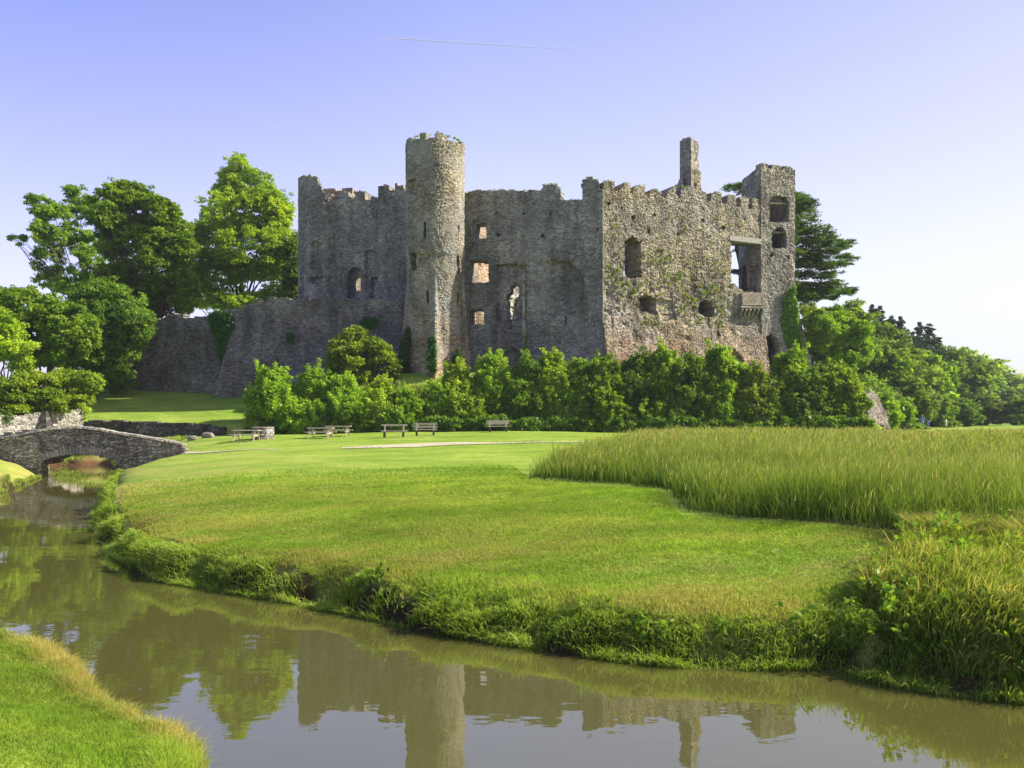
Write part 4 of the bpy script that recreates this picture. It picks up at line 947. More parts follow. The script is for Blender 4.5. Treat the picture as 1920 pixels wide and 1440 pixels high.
for (k, px_, top, Y_, wd, lab) in (
    ('a', 1600, 577, 135, 1.0, 'pale round tree on the ridge left of the conifers'), ('b', 1640, 606, 130, 1.1, 'large rounded tree just below the leftmost conifers'), ('a', 1625, 640, 118, 1.1, 'broadleaf tree right behind the full dark tree by the turret'),
    ('c', 1655, 668, 118, 1.1, 'leafy tree halfway down the slope below the leftmost conifers'), ('b', 1690, 660, 135, 1.1, 'rounded tree below the broad dark conifer'), ('c', 1730, 668, 142, 1.0, 'bright round tree under the tall narrow conifer'),
    ('a', 1775, 662, 165, 1.1, 'round tree just right of the last conifer'), ('d', 1765, 690, 150, 1.1, 'dark round tree low on the slope under the last conifer'), ('b', 1690, 706, 112, .9, 'small tree above the pale cliff'),
    ('a', 1800, 664, 235, 1.2, 'hazy domed tree on the skyline right of the conifers'), ('b', 1838, 672, 250, 1.2, 'hazy domed tree at the highest point of the far skyline'), ('a', 1862, 692, 260, 1.1, 'hazy tree on the falling skyline'), ('b', 1885, 712, 285, 1.1, 'hazy tree low on the falling skyline'), ('a', 1905, 732, 320, 1.1, 'last hazy tree where the skyline meets the field'),
    ('c', 1822, 698, 200, 1.0, 'small round tree in the middle of the far slope'), ('d', 1850, 708, 215, 1.2, 'dark spreading tree in the middle of the far slope'), ('c', 1800, 712, 185, 1.1, 'mid green tree above the sunlit bank'), ('d', 1875, 735, 230, 1.1, 'dark tree near the foot of the far slope'),
    ('d', 1812, 752, 132, 1.3, 'dark low crowned tree standing at the field edge right of the walkers'), ('c', 1772, 758, 125, 1.0, 'pale bushy tree behind the walker in white'), ('a', 1746, 738, 124, 1.0, 'leafy tree directly behind the walkers in blue'), ('b', 1845, 742, 150, 1.3, 'bushy tree right of the dark low crowned tree'),
    ('d', 1905, 752, 145, 1.7, 'dark spreading tree at the right edge of the photo'), ('b', 1872, 762, 160, 1.2, 'low bush-like tree between the two dark field edge trees'), ('a', 1712, 716, 108, .9, 'tree growing on the rocks right of the pale cliff'),
    ('c', 1668, 742, 93, .8, 'yellowish bushy tree at the foot of the pale cliff'), ('c', 1695, 758, 97, 1.0, 'bushy tree between the cliff and the walkers')):
    hill_tree('broadleaf_tree', k, px_, top, Y_, lab, DG, wd)
# far wood as one mass along the slope
FW = []
rd = random.Random(9)
for q in range(620):
    px_ = rd.uniform(1610, 1990); yb = np.interp(px_, [1610, 1640, 1700, 1800, 1900, 1960, 1990], [105, 92, 120, 195, 352, 600, 700]); Y_ = yb*(1+rd.uniform(-.01, .42)); x_ = (px_-HX)/F*Y_
    z_ = H1(x_, Y_); s_ = rd.uniform(1.8, 3.2)*(Y_/160)**.35; FW.append((x_, Y_, z_+s_*.8, s_, s_, s_))
link('distant_wood', foliage_mesh('distant_wood', FW, 20000, 16, .26, .8, 91, sub=7), M['leaf_hill'], kind='stuff', label='wooded slope covering the far hillside behind the single trees', cat='woodland')
# pale cliff at the right end of the bushes
pw, L = plane_wall((1634, 83.5), (1672, 85.5))
o = masonry('stone_cliff', pw, L, 1, 7.2, lambda px, py, U, Z: above([(1630, 750), (1640, 738), (1650, 733), (1658, 742), (1662, 760), (1668, 772), (1672, 800)])(px, py), 2.5, M['cliff'], seed=71, depth=lambda px, py, U, Z: (Z-2)*.18)
tag(o, label='pale rock face rising behind the dark picnic table at right', cat='cliff')

# ------------------------------------------------------------------ picnic furniture
def slats(mb, x0, x1, y0, y1, z, th, n, gap=.015):
    wdt = (y1-y0-gap*(n-1))/n
    for i in range(n): mb.box(x0, x1, y0+i*(wdt+gap), y0+i*(wdt+gap)+wdt, z, z+th)
    return mb
def picnic(loc, rz, label, group, mt='wood', L=1.9):
    r_ = empty('picnic_table', loc, rz, label=label, cat='picnic table', group=group)
    slats(MB(), -L/2, L/2, -.36, .36, .72, .045, 5).build('tabletop', M[mt], r_, .006)
    for s in (-1, 1):
        slats(MB(), -L/2, L/2, s*.72-.13, s*.72+.13, .43, .045, 2).build('seat', M[mt], r_, .006)
    for sx in (-1, 1):
        x = sx*(L/2-.3)
        MB().box(x-.04, x+.04, -.84, .84, .335, .43).build('seat_beam', M[mt], r_)
        for s in (-1, 1): MB().bar((x+.06*sx, s*.62, 0), (x+.06*sx, s*.24, .72), .09, .05).build('leg', M['wood_dark' if mt == 'wood_dark' else 'wood'], r_)
        MB().bar((x-.05*sx, 0, .69), (x-.5*sx, 0, .40), .07, .05).build('brace', M[mt], r_)
    return r_
PG = 'picnic tables on the lawn'
def at(px, py, rz): p = G(px, py); return (p[0], p[1], p[2]), rz
l, r_ = at(462, 827, R(-3)); picnic(l, r_, 'weathered picnic table in front of the round stone ring', PG)
l, r_ = at(601, 822, R(-6)); picnic(l, r_, 'weathered picnic table left of and nearer than its overlapping neighbour', PG)
l, r_ = at(634, 818, R(0)); picnic(l, r_, 'weathered picnic table just behind and right of its overlapping neighbour', PG)
DP = 'dark picnic tables by the cliff'
l = (P(1650, HY, 84)[0], 84., H1(P(1650, HY, 84)[0], 84.)); picnic(l, R(35), 'dark picnic table at the foot of the pale cliff', DP, 'wood_dark')
x_ = P(1690, HY, 93)[0]; picnic((x_, 93., H1(x_, 93.)), R(8), 'dark picnic table halfway between the cliff and the walkers', DP, 'wood_dark')
def bench(loc, rz, label, rows, L=1.8, mt='wood', low=False):
    r_ = empty('garden_bench', loc, rz, label=label, cat='bench', group='garden benches facing the river')
    # back of the bench is turned to the viewer side: seat projects away and to the right
    slats(MB(), -L/2, L/2, -.05, .42, .42, .05, 3).build('seat', M[mt], r_, .006)
    for zz, hh in rows:
        MB().box(-L/2, L/2, .47+(zz-.5)*.15, .51+(zz-.5)*.15, zz, zz+hh).build('backrest', M[mt], r_, .006)
    for s in (-1, 1):
        x = s*(L/2-.25)
        MB().bar((x, .44, .3), (x, .55, .92), .09, .07).build('back_post', M[mt], r_)
        MB().box(x-.07, x+.07, 0, .40, 0, .36).build('leg', M['wood_dark'], r_, .01)
        MB().box(x-.05, x+.05, -.05, .48, .36, .415).build('seat_beam', M[mt], r_)
    return r_
l, r_ = at(738, 820, R(2)); bench(l, r_, 'wooden bench with a single plank backrest, leftmost of the three benches', [(.80, .13)], 1.85)
l, r_ = at(797, 817, R(3)); bench(l, r_, 'wooden bench with a two plank backrest, middle of the three benches', [(.80, .12), (.59, .12)], 1.75)
l, r_ = at(934, 810, R(4)); bench(l, r_, 'pale bench with a solid plank backrest in the shade, rightmost of the three', [(.60, .10), (.71, .10), (.82, .10)], 1.8)
# round stone ring
p = G(493, 823); rw = empty('stone_ring', p, label='low round drystone ring with a flat rim behind the left picnic table', cat='stone ring')
RW = .74
o = masonry('ring_wall', lambda U, Z, D: np.stack([(RW-D)*np.sin(U/RW)+0*Z, -(RW-D)*np.cos(U/RW)+0*Z, Z+0*U], -1), RW*math.pi, -.1, .80, lambda px, py, U, Z: Z < 5, .25, M['well'], rw, u0=-RW*math.pi, cell=.06, rough=.015)
V = []; Q = []
for i in range(40):
    a = 2*math.pi*i/40
    for rr, zz in ((RW+.04, .80), (RW+.04, .86), (RW-.28, .86), (RW-.28, .80)): V.append((rr*math.cos(a), rr*math.sin(a), zz))
for i in range(40):
    j = (i+1) % 40
    for k in range(4): Q.append((4*i+k, 4*j+k, 4*j+(k+1) % 4, 4*i+(k+1) % 4))
link('rim', np_mesh('rim', np.array(V), [np.array(Q)]), M['cope'], rw)
# boulders
def boulder(loc, sx, sy, sz, seed, label):
    rd = np.random.default_rng(seed); n, m = 22, 14; V = []; Q = []
    for i in range(m+1):
        for j in range(n):
            t = math.pi*i/m; a = 2*math.pi*j/n; d = np.array([math.sin(t)*math.cos(a), math.sin(t)*math.sin(a), math.cos(t)])
            r_ = 1+.16*float(vnoise(d[0]*2+d[2], d[1]*2-d[2], 1, seed))+.06*float(vnoise(d[0]*5, d[1]*5+d[2]*4, 1, seed+1)); e = np.sign(d)*np.abs(d)**.75
            V.append(e*r_*np.array([sx, sy, sz]))
    for i in range(m):
        for j in range(n): Q.append((i*n+j, (i+1)*n+j, (i+1)*n+(j+1) % n, i*n+(j+1) % n))
    o = link('boulder', np_mesh('boulder', np.array(V), [np.array(Q)], smooth=False), M['rock'], label=label, cat='boulder', group='boulders by the bridge'); o.location = (loc[0], loc[1], loc[2]+sz*.6); return o
boulder(G(361, 826), .34, .28, .24, 3, 'smaller pale boulder on the grass, left of the pair')
boulder(G(390, 821), .46, .32, .25, 8, 'larger darker boulder on the grass, right of the pair')

# ------------------------------------------------------------------ walkers
def skin(name, verts, edges, mat, parent):
    me = bpy.data.meshes.new(name); me.from_pydata([v[0] for v in verts], edges, []); o = link(name, me, mat, parent)
    m = o.modifiers.new('skin', 'SKIN'); m.use_smooth_shade = True
    for sv, v in zip(me.skin_vertices[0].data, verts): sv.radius = v[1]
    me.skin_vertices[0].data[0].use_root = True
    s = o.modifiers.new('subsurf', 'SUBSURF'); s.levels = 1; s.render_levels = 2
    return o
def person(loc, rz, h, label, top, leg, hairc, skinc, dark_shoulder=None, long_top=False):
    k = h/1.75; S = lambda x, y, z: (x*k, y*k, z*k)
    r_ = empty('person', loc, rz, label=label, cat='person', group=None)
    v = [(S(0, 0, .95), (.13*k, .1*k)), (S(0, 0, 1.2), (.12*k, .09*k)), (S(0, .01, 1.42), (.13*k, .08*k)), (S(0, .01, 1.52), (.05*k, .05*k)), (S(0, .03, 1.63), (.085*k, .095*k)), (S(0, .03, 1.70), (.06*k, .07*k)),
         (S(.19, 0, 1.38), (.05*k, .05*k)), (S(.24, .03, 1.12), (.04*k, .04*k)), (S(.23, .14, .92), (.03*k, .03*k)), (S(.23, .18, .84), (.035*k, .02*k)),
         (S(-.19, 0, 1.38), (.05*k, .05*k)), (S(-.25, -.03, 1.12), (.04*k, .04*k)), (S(-.26, .04, .88), (.03*k, .03*k)), (S(-.26, .06, .8), (.035*k, .02*k)),
         (S(.09, 0, .86), (.085*k, .085*k)), (S(.10, .10, .48), (.055*k, .055*k)), (S(.10, .04, .08), (.035*k, .035*k)), (S(.10, .16, .03), (.04*k, .025*k)),
         (S(-.09, 0, .86), (.085*k, .085*k)), (S(-.10, -.04, .48), (.055*k, .055*k)), (S(-.10, -.16, .1), (.035*k, .035*k)), (S(-.10, -.06, .03), (.04*k, .025*k))]
    e = [(0, 1), (1, 2), (2, 3), (3, 4), (4, 5), (2, 6), (6, 7), (7, 8), (8, 9), (2, 10), (10, 11), (11, 12), (12, 13), (0, 14), (14, 15), (15, 16), (16, 17), (0, 18), (18, 19), (19, 20), (20, 21)]
    skin('body', v, e, skinc, r_)
    lo = .62 if long_top else .86
    tv = [(S(0, 0, lo), (.19*k, .15*k)), (S(0, 0, 1.15), (.155*k, .125*k)), (S(0, .01, 1.43), (.155*k, .105*k)), (S(.2, 0, 1.37), (.075*k, .075*k)), (S(.235, .02, 1.18), (.065*k, .065*k)), (S(-.2, 0, 1.37), (.075*k, .075*k)), (S(-.245, -.02, 1.18), (.065*k, .065*k))]
    skin('shirt', tv, [(0, 1), (1, 2), (2, 3), (3, 4), (2, 5), (5, 6)], top, r_)
    pv = [(S(0, 0, .9), (.15*k, .12*k)), (S(.09, .01, .8), (.1*k, .1*k)), (S(.10, .09, .48), (.075*k, .075*k)), (S(-.09, -.01, .8), (.1*k, .1*k)), (S(-.10, -.04, .48), (.075*k, .075*k))]
    skin('trousers', pv, [(0, 1), (1, 2), (0, 3), (3, 4)], leg, r_)
    hv = [(S(0, .0, 1.66), (.095*k, .1*k)), (S(0, -.01, 1.72), (.085*k, .09*k)), (S(0, -.06, 1.55), (.07*k, .05*k))]
    skin('hair', hv, [(0, 1), (0, 2)], hairc, r_)
    if dark_shoulder: skin('jacket', [(S(-.2, 0, 1.42), (.10*k, .10*k)), (S(0, 0, 1.45), (.17*k, .13*k)), (S(.2, 0, 1.40), (.09*k, .1*k)), (S(0, -.02, 1.25), (.17*k, .14*k))], [(1, 0), (1, 2), (1, 3)], dark_shoulder, r_)
    return r_
c_ = lambda n, c: plain_mat(n, c, .8, 5, .1, 0)
blue, blue2, navy, white, skn, khaki, brown, blond = c_('blue_cloth', (.16, .32, .85)), c_('royal_cloth', (.03, .10, .60)), c_('navy_cloth', (.012, .014, .05)), c_('white_cloth', (.75, .74, .68)), c_('skin_tone', (.55, .36, .26)), c_('grey_cloth', (.30, .33, .42)), c_('dark_hair', (.04, .025, .02)), c_('fair_hair', (.5, .38, .22))
x_ = P(1729, HY, 104)[0]; person((x_, 104, H1(x_, 104)+.02), R(-20), 1.78, 'adult walker in a long light blue top with dark shoulders, beside the child', blue, khaki, blond, skn, navy, True)
x_ = P(1740.5, HY, 104)[0]; person((x_, 104, H1(x_, 104)+.02), R(20), 1.12, 'child in royal blue walking beside the adult', blue2, navy, brown, skn)
x_ = P(1774, HY, 116)[0]; person((x_, 116, H1(x_, 116)+.02), R(10), 1.25, 'person in pale clothes walking ahead, alone', white, white, white, skn)

# ------------------------------------------------------------------ grasses
def blades(Pt, hgt, wid, lean, tint, name, mat, rg, bend=.5, leandir=None, dry=None, **k):
    n = len(Pt); a = rg.random(n)*2*np.pi if leandir is None else leandir+rg.normal(0, .8, n)
    d = np.stack([np.cos(a), np.sin(a), 0*a], -1); a2 = rg.random(n)*2*np.pi; s = np.stack([np.cos(a2), np.sin(a2), 0*a2], -1)*(wid/2)[:, None]
    # blades turn their breadth partly to either side so that they read from anywhere
    h = hgt[:, None]; l = lean[:, None]*h; up = np.array([0, 0, 1.])
    b = Pt; m1 = Pt+up*h*.5+d*l*.25*1; m2 = Pt+up*h*(.86-.1*bend)+d*l*.7; t = Pt+up*h*(1-.25*bend*lean[:, None])+d*l*1.15
    V = np.stack([b-s, b+s, m1+s*.9, m1-s*.9, m2+s*.6, m2-s*.6, t], 1).reshape(-1, 3)
    o = np.arange(n)[:, None]*7
    Q = np.concatenate([o+np.array([0, 1, 2, 3]), o+np.array([3, 2, 4, 5])]); T = o+np.array([5, 4, 6])
    tv = np.tile(np.array([0, 0, .5, .5, .85, .85, 1.]), n)
    me = np_mesh(name, V, [Q, T], attrs={'t': ('POINT', tv), 'tint': ('POINT', np.repeat(tint, 7)), 'dry': ('POINT', np.repeat(np.zeros(n) if dry is None else dry, 7))})
    return link(name, me, mat, kind='stuff', **k)
M['bl_reed'] = blade_mat('reed_blades', (.035, .075, .015), (.13, .22, .03), (.24, .30, .06), (.42, .34, .13))
M['bl_bank'] = blade_mat('bank_blades', (.05, .085, .018), (.17, .27, .035), (.34, .44, .07), (.52, .45, .18))
def lawn_blades():
    m, nt, bs = new_mat('lawn_blade_turf'); tc = N(nt, 'ShaderNodeTexCoord'); c, _, _ = turf_colour(nt, tc.outputs['Object'])
    k = N(nt, 'ShaderNodeAttribute', attribute_name='tint'); c = mix(nt, 1, c, ramp(nt, k.outputs['Fac'], [(0, .75), (1, 1.6)]), 'MULTIPLY')
    df = N(nt, 'ShaderNodeBsdfDiffuse'); tr = N(nt, 'ShaderNodeBsdfTranslucent'); nt.links.new(c, df.inputs[0]); nt.links.new(mix(nt, 1, c, (1.5, 1.5, 1), 'MULTIPLY'), tr.inputs[0])
    ms = N(nt, 'ShaderNodeMixShader'); ms.inputs[0].default_value = .45; nt.links.new(df.outputs[0], ms.inputs[1]); nt.links.new(tr.outputs[0], ms.inputs[2])
    nt.links.new(ms.outputs[0], nt.nodes['Material Output'].inputs[0]); return m
M['bl_turf'] = lawn_blades()
M['bl_rank'] = blade_mat('rank_blades', (.03, .055, .012), (.10, .18, .022), (.24, .31, .05), (.45, .36, .13))
M['bl_lawn'] = blade_mat('lawn_blades', (.09, .16, .015), (.14, .24, .02), (.20, .30, .03), (.34, .30, .10))
def poly_fill(poly, n, rg):
    poly = np.array(poly); lo, hi = poly.min(0), poly.max(0); out = []
    tot = 0
    while tot < n:
        p = lo+(hi-lo)*rg.random((n, 2)); p = p[in_poly(p[:, 0], p[:, 1], poly)]; out.append(p); tot += len(p)
    return np.concatenate(out)[:n]
rg = np.random.default_rng(55)
# reed field
front = [G(x, y)[:2] for x, y in [(988, 900), (1060, 902), (1150, 908), (1238, 916), (1262, 932), (1275, 958), (1320, 966), (1450, 978), (1580, 990), (1700, 1002), (1760, 1015), (1850, 1022), (1960, 1030), (2200, 1045)]]
back = [(62, 58), (60, 70), (34, 68), (24, 66), (15, 63), (9.5, 58), (4.5, 42), (2.2, 34), (1., 30)]
reed_poly = np.array(front+back)
N1 = 190000
# denser near the viewer: sample in a stretched space
pts = poly_fill(reed_poly, N1*4, rg); keep = rg.random(len(pts)) < np.clip((30/pts[:, 1])**1.3, .06, 1); pts = pts[keep][:260000]
# a bare fringe: shorter at the very edge
nz_ = vnoise(pts[:, 0], pts[:, 1], .35, 2); nz2 = vnoise(pts[:, 0], pts[:, 1], 1.1, 4)
Z_ = H(pts[:, 0], pts[:, 1])
def edge_d(p, poly):
    d2 = np.full(len(p), 1e9)
    for i in range(len(poly)-1):
        a, b = poly[i], poly[i+1]; ab = b-a; t = np.clip(((p-a)@ab)/(ab@ab+1e-9), 0, 1); q = p-a-t[:, None]*ab; d2 = np.minimum(d2, (q**2).sum(1))
    return np.sqrt(d2)
ed = edge_d(pts, np.array(front))
far = sstep(22, 60, pts[:, 1])
soft = rg.random(len(pts)) < sstep(-.3, .7, ed+.6*vnoise(pts[:, 0], pts[:, 1], .8, 33))*.7+.3
pts, nz_, nz2, Z_, ed, far = pts[soft], nz_[soft], nz2[soft], Z_[soft], ed[soft], far[soft]
hg = (.80+.24*nz_+.20*nz2+.14*vnoise(pts[:, 0], pts[:, 1], .12, 44)+.17*rg.normal(0, 1, len(pts)))*(.5+.5*sstep(0, .8, ed+.4*nz2))*np.interp(pts[:, 1], [20, 45, 90], [1.1, .92, .36])
tint = np.clip(.33+.24*rg.normal(0, 1, len(pts))+.16*vnoise(pts[:, 0], pts[:, 1], .5, 9)+.22*vnoise(pts[:, 0], pts[:, 1], .13, 10)+.16*far, 0, 1)
wid = .0095*np.interp(pts[:, 1], [15, 30, 60, 95], [1.2, 1.7, 3.5, 6])
blades(np.c_[pts, Z_-.02], np.clip(hg, .3, 1.5), wid, np.abs(.32+.34*rg.normal(0, 1, len(pts))), tint, 'reeds', M['bl_reed'], rg, label='tall green and straw coloured reeds filling the meadow at right', cat='reeds')
# seed heads: short thicker tawny blades floating at the reed tops
sel = rg.random(len(pts)) < .10; sp_ = pts[sel]; hs_ = np.clip(hg, .3, 1.5)[sel]
blades(np.c_[sp_, Z_[sel]+hs_*.82],   .20+0*hs_, .02*np.interp(sp_[:, 1], [20, 60], [.8, 2.6]), np.abs(.4+.2*rg.normal(0, 1, len(sp_))), np.clip(.8+.2*rg.normal(0, 1, len(sp_)), 0, 1), 'reed_seed_heads', M['bl_reed'], rg, leandir=.4, label='tawny seed heads on top of the reeds', cat='reeds')
# bank growth along the water
def along(poly, n, dmin, dmax, rg, jitter=0):
    poly = np.array(poly); seg = np.linalg.norm(np.diff(poly, axis=0), axis=1); c = np.r_[0, np.cumsum(seg)]; s = rg.random(n)*c[-1]
    x = np.interp(s, c, poly[:, 0]); y = np.interp(s, c, poly[:, 1]); i = np.clip(np.searchsorted(c, s)-1, 0, len(seg)-1)
    t = (poly[i+1]-poly[i])/seg[i][:, None]; nrm = np.stack([t[:, 1], -t[:, 0]], -1); off = dmin+(dmax-dmin)*rg.random(n)
    return np.stack([x, y], -1)-nrm*off[:, None]*1
bf = np.array(bank_far[1:27]); n = 120000
pb = along(bf, n, -.25, .9, rg); sd = river_sd(pb[:, 0], pb[:, 1]); ok = (sd > -.3) & (sd < np.interp(pb[:, 1], [20, 30], [.52, .4])); pb = pb[ok]; sd = sd[ok]
cl_ = vnoise(pb[:, 0], pb[:, 1], 1.1, 21)+.5*vnoise(pb[:, 0], pb[:, 1], 3, 22)
ok = cl_ > -.75+.5*rg.random(len(pb)); pb, sd, cl_ = pb[ok], sd[ok], cl_[ok]
hh = np.clip((.21+.15*cl_+.06*rg.normal(0, 1, len(pb)))*np.where(sd > .3, .5, 1), .05, .6)*np.interp(pb[:, 1], [10, 16, 30, 60], [1, 1., 1., .7])
zz = np.maximum(H(pb[:, 0], pb[:, 1]), -.05)
blades(np.c_[pb, zz-.02], hh, .014*np.interp(pb[:, 1], [10, 20, 60], [.9, 1.3, 3])*(.6+.8*rg.random(len(pb))), np.abs(.6+.35*rg.normal(0, 1, len(pb))), np.clip(.36+.2*rg.normal(0, 1, len(pb))+.15*vnoise(pb[:, 0], pb[:, 1], .8, 30), 0, 1), 'bank_grass', M['bl_bank'], rg, bend=1.2, leandir=-1.9, label='rank green grass hanging over the lawn side of the river bank', cat='grass')
lb = along(np.array([W(-60, 938), W(0, 925), W(40, 908), W(80, 893), W(84, 884)]), 14000, -1.6, .15, rg); sl_ = river_sd(lb[:, 0], lb[:, 1]); ok = sl_ > -.1; lb, sl_ = lb[ok], sl_[ok]
blades(np.c_[lb, np.maximum(H(lb[:, 0], lb[:, 1]), 0)-.02], np.clip(.16+.1*rg.random(len(lb)), .05, .4), .03+0*sl_, np.abs(.7+.3*rg.normal(0, 1, len(lb))), np.clip(.5+.25*rg.normal(0, 1, len(lb)), 0, 1), 'bank_grass', M['bl_bank'], rg, bend=1.2, leandir=-1.2, label='yellowing grass on the left bank beside the bridge', cat='grass')
ub = poly_fill([(-36, 60), (-25, 60), (-25, 68), (-36, 68)], 9000, rg); sl_ = river_sd(ub[:, 0], ub[:, 1]); ub = ub[(sl_ > .1) & (vnoise(ub[:, 0], ub[:, 1], .9, 70) > -.1)]
blades(np.c_[ub, H(ub[:, 0], ub[:, 1])-.02], .12+.25*rg.random(len(ub)), .05+0*ub[:, 0], .5+.3*rg.random(len(ub)), np.clip(.4+.25*rg.normal(0, 1, len(ub)), 0, 1), 'bank_grass', M['bl_bank'], rg, label='rough grass on the stream bank seen beyond the bridge arch', cat='grass')
mg = poly_fill([(-18.5, 73), (-5, 73.5), (18, 76), (24, 82), (8, 79), (-4, 76.5), (-9, 75.5), (-16, 79)], 9000, rg)
blades(np.c_[mg, H(mg[:, 0], mg[:, 1])-.02], .35+.35*rg.random(len(mg)), .06+0*mg[:, 0], .3+.3*rg.random(len(mg)), np.clip(.6+.25*rg.normal(0, 1, len(mg)), 0, 1), 'mound_grass', M['bl_reed'], rg, label='rough unmown grass on the mound at the foot of the castle', cat='grass')
# rank growth on the right-hand bank
rp = [G(x, y)[:2] for x, y in [(1600, 1235), (1590, 1180), (1620, 1110), (1680, 1050), (1720, 1018), (1760, 1006), (1850, 1014), (1960, 1022), (2200, 1040)]]+[(16, 10.2), (11, 10.6), W(1920, 1306), W(1800, 1292), W(1700, 1278), W(1620, 1262)]
pr = poly_fill(rp, 80000, rg); sdr = river_sd(pr[:, 0], pr[:, 1]); pr = pr[sdr > -.2]; sdr = sdr[sdr > -.2]; nn = vnoise(pr[:, 0], pr[:, 1], 1.0, 40)+.4*vnoise(pr[:, 0], pr[:, 1], 3, 41)
hh = np.clip((.47+.17*nn+.1*rg.normal(0, 1, len(pr)))*np.where(sdr < .4, .8, 1), .15, 1.1)*(.22+.78*sstep(1570, 1730, HX+F*pr[:, 0]/pr[:, 1]+60*nn))*(1-.45*sstep(14.5, 18, pr[:, 1]))
blades(np.c_[pr, H(pr[:, 0], pr[:, 1])-.02], hh, .016*(.6+.9*rg.random(len(pr))), np.abs(.45+.25*rg.normal(0, 1, len(pr))), np.clip(.42+.3*rg.normal(0, 1, len(pr))+.2*nn, 0, 1), 'rank_grass', M['bl_rank'], rg, bend=1, leandir=-1.6, label='dense tall weeds and grass on the right hand river bank', cat='grass')
# straw coloured tussocks where the reeds meet the rough bank
tc_ = poly_fill([G(x, y)[:2] for x, y in [(1700, 1010), (1760, 1024), (1900, 1036), (2100, 1044), (2100, 1010), (1800, 1000)]], 42, rg)
tp = np.repeat(tc_, 260, 0); ta = rg.random(len(tp))*2*np.pi; tr_ = .22*rg.random(len(tp))**.6; tq = tp+np.stack([np.cos(ta), np.sin(ta)], -1)*tr_[:, None]
blades(np.c_[tq, H(tq[:, 0], tq[:, 1])-.02], .22+.42*np.repeat(rg.random(len(tc_)), 260)+.15*rg.random(len(tq)), .011+0*ta, .35+1.6*tr_+.2*rg.random(len(tq)), np.clip(.72+.2*rg.normal(0, 1, len(tq)), 0, 1), 'straw_tussocks', M['bl_reed'], rg, bend=1.3, leandir=ta, label='straw coloured tussocks between the reeds and the right hand bank', cat='grass')
# leafy waterside plants (docks and willowherb)
C = along(bf, 260, .0, .5, rg); C = C[(C[:, 1] < 17)]; cz = np.maximum(H(C[:, 0], C[:, 1]), 0)+.05+.15*rg.random(len(C))
C3 = np.c_[C, cz]; pr2 = pr[rg.choice(len(pr), 260)]; C3 = np.concatenate([C3, np.c_[pr2, H(pr2[:, 0], pr2[:, 1])+.25+.4*rg.random(len(pr2))]])
V, Fq, t = leaves(C3, .3+.5*rg.random(len(C3)), 14, .14, .05, 1.1, rg, .2)
link('waterside_plants', np_mesh('waterside_plants', V, [Fq], attrs={'tint': ('FACE', t)}), M['leaf_deep'], kind='stuff', label='leafy waterside plants mixed into the bank grass', cat='plants')
# short turf blades: near bank and the nearer lawn
nb = [(-12, 16), (-9.5, 14), (-8, 13.1), (-6.3, 12.4), (-4.2, 11), (-2.7, 9.6), (-2.1, 7.8), (-1.2, 6), (-2, 4.5), (-6, 5)]
pn = poly_fill(nb, 170000, rg); sdn = river_sd(pn[:, 0], pn[:, 1]); ok = (sdn > -.4) & (H(pn[:, 0], pn[:, 1]) > .02); pn, sdn = pn[ok], sdn[ok]
edge = 1-sstep(.1, .6, sdn); nn = vnoise(pn[:, 0], pn[:, 1], 1.3, 50)
hh = (.055+.02*nn+.02*rg.random(len(pn)))*(1+2.0*edge)
blades(np.c_[pn, H(pn[:, 0], pn[:, 1])-.01], np.clip(hh, .02, .4), .006*(.7+.8*rg.random(len(pn))), np.abs(.5+.3*rg.normal(0, 1, len(pn))), np.clip(.33+.16*rg.normal(0, 1, len(pn))+.12*nn+.25*edge, 0, 1), 'near_turf', M['bl_turf'], rg, dry=.15+.8*edge, label='short bright turf on the near bank at bottom left', cat='grass')
lp = [G(x, y)[:2] for x, y in [(232, 905), (225, 960), (260, 1010), (400, 1060), (600, 1095), (800, 1130), (1000, 1165), (1200, 1190), (1400, 1200), (1580, 1180), (1700, 1050), (1700, 1004), (1280, 968), (1230, 918), (990, 897), (950, 868), (600, 866), (330, 868), (260, 880)]]
plw = poly_fill(lp, 640000, rg); ok = rg.random(len(plw)) < np.clip((17/plw[:, 1])**1.2, .0, 1)*(1-sstep(21, 38, plw[:, 1])); plw = plw[ok]; sdl = river_sd(plw[:, 0], plw[:, 1]); ok = (sdl > .3) & (rg.random(len(plw)) > bare_at(plw[:, 0], plw[:, 1])*1.2); plw, sdl = plw[ok], sdl[ok]
nn = vnoise(plw[:, 0]*.5, plw[:, 1], .7, 60)
blades(np.c_[plw, H(plw[:, 0], plw[:, 1])-.01], np.clip(.045+.02*nn+.02*rg.random(len(plw))+.06*(1-sstep(.6, 1.6, sdl)), .02, .2), .008*np.interp(plw[:, 1], [12, 20, 45], [1.2, 2., 4.5]), np.abs(.5+.3*rg.normal(0, 1, len(plw))), np.clip(.30+.15*rg.normal(0, 1, len(plw))+.2*nn+.12*np.exp(-sdl/5), 0, 1), 'lawn_turf', M['bl_turf'], rg, dry=.08+.75*np.exp(-sdl/5), label='short mown turf of the lawn beyond the river', cat='grass')
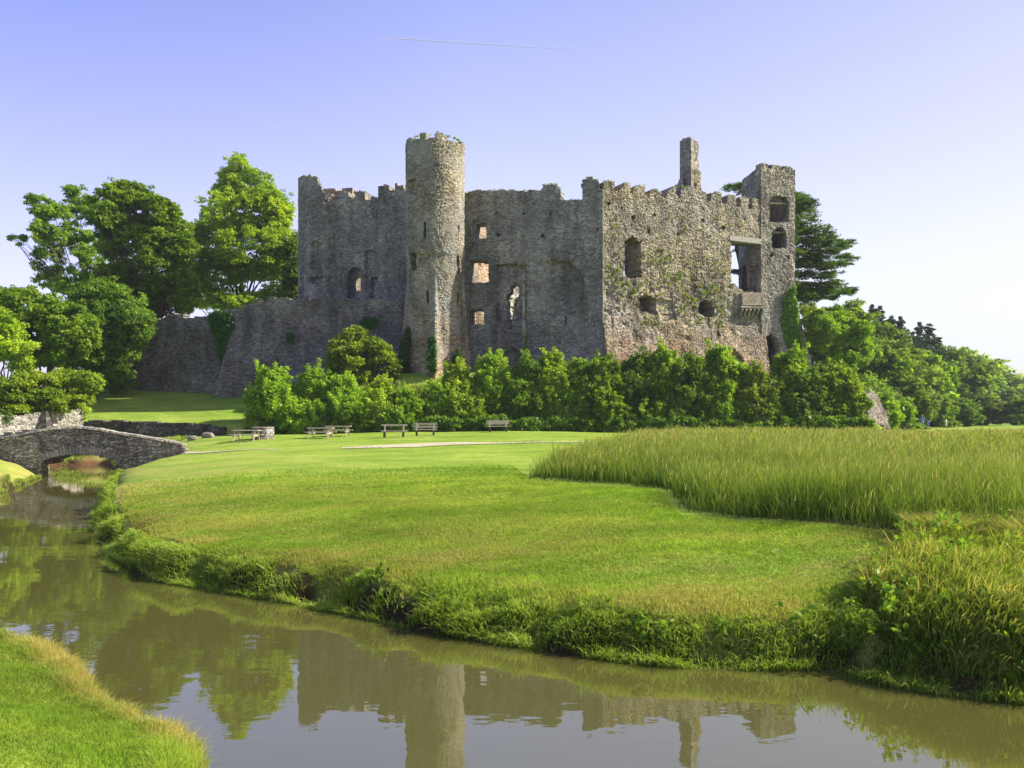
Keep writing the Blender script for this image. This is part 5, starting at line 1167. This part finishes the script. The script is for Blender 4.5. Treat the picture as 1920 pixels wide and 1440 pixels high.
# stalks on the near bank edge
ps = along(np.array([(-2.7, 7.4)]+[W(*p) for p in [(360, 1440), (300, 1404), (215, 1358), (150, 1314), (80, 1262), (-10, 1212)]]), 260, -.35, .1, rg)
ps = ps[river_sd(ps[:, 0], ps[:, 1]) > 0]
blades(np.c_[ps, H(ps[:, 0], ps[:, 1])], .18+.2*rg.random(len(ps)), .006+0*ps[:, 0], np.abs(.6+.5*rg.normal(0, 1, len(ps))), .85+.15*rg.random(len(ps)), 'seeding_stalks', M['bl_lawn'], rg, label='dry seeding grass stalks along the near bank edge', cat='grass')

# ------------------------------------------------------------------ vapour trail high in the sky
tm, nt, bs = new_mat('vapour')
tr = N(nt, 'ShaderNodeBsdfTransparent'); df = N(nt, 'ShaderNodeBsdfDiffuse'); df.inputs[0].default_value = (.95, .95, .95, 1); ms = N(nt, 'ShaderNodeMixShader')
tc = N(nt, 'ShaderNodeTexCoord'); sx = N(nt, 'ShaderNodeSeparateXYZ'); nt.links.new(tc.outputs['Generated'], sx.inputs[0])
f = ramp(nt, sx.outputs[0], [(0, .42), (.55, .22), (1, 0.)])
nt.links.new(f, ms.inputs[0]); nt.links.new(tr.outputs[0], ms.inputs[1]); nt.links.new(df.outputs[0], ms.inputs[2]); nt.links.new(ms.outputs[0], nt.nodes['Material Output'].inputs[0])
D_ = 9000
o = link('vapour_trail', tubes_mesh('vapour_trail', [([P(715+385*i/12, 70.5+25*i/12, D_) for i in range(13)], [6.5+6*i/12 for i in range(13)], 8)]), tm, label='thin white vapour trail crossing the sky above the round tower', cat='vapour trail')
o.visible_shadow = True

# ------------------------------------------------------------------ summer haze: one even volume round the place
hb = MB(); hb.box(-420, 900, -60, 1200, -2.5, 62); ho = hb.build('haze', None, kind='stuff', label='thin summer haze in the air over the meadow and hill', cat='haze')
hm = bpy.data.materials.new('haze_air'); hm.use_nodes = True; nt = hm.node_tree; nt.nodes.clear()
out = N(nt, 'ShaderNodeOutputMaterial'); pv = N(nt, 'ShaderNodeVolumePrincipled'); pv.inputs['Density'].default_value = .00018; pv.inputs['Color'].default_value = (.86, .9, 1, 1); pv.inputs['Anisotropy'].default_value = .2
nt.links.new(pv.outputs[0], out.inputs['Volume']); ho.data.materials.append(hm)
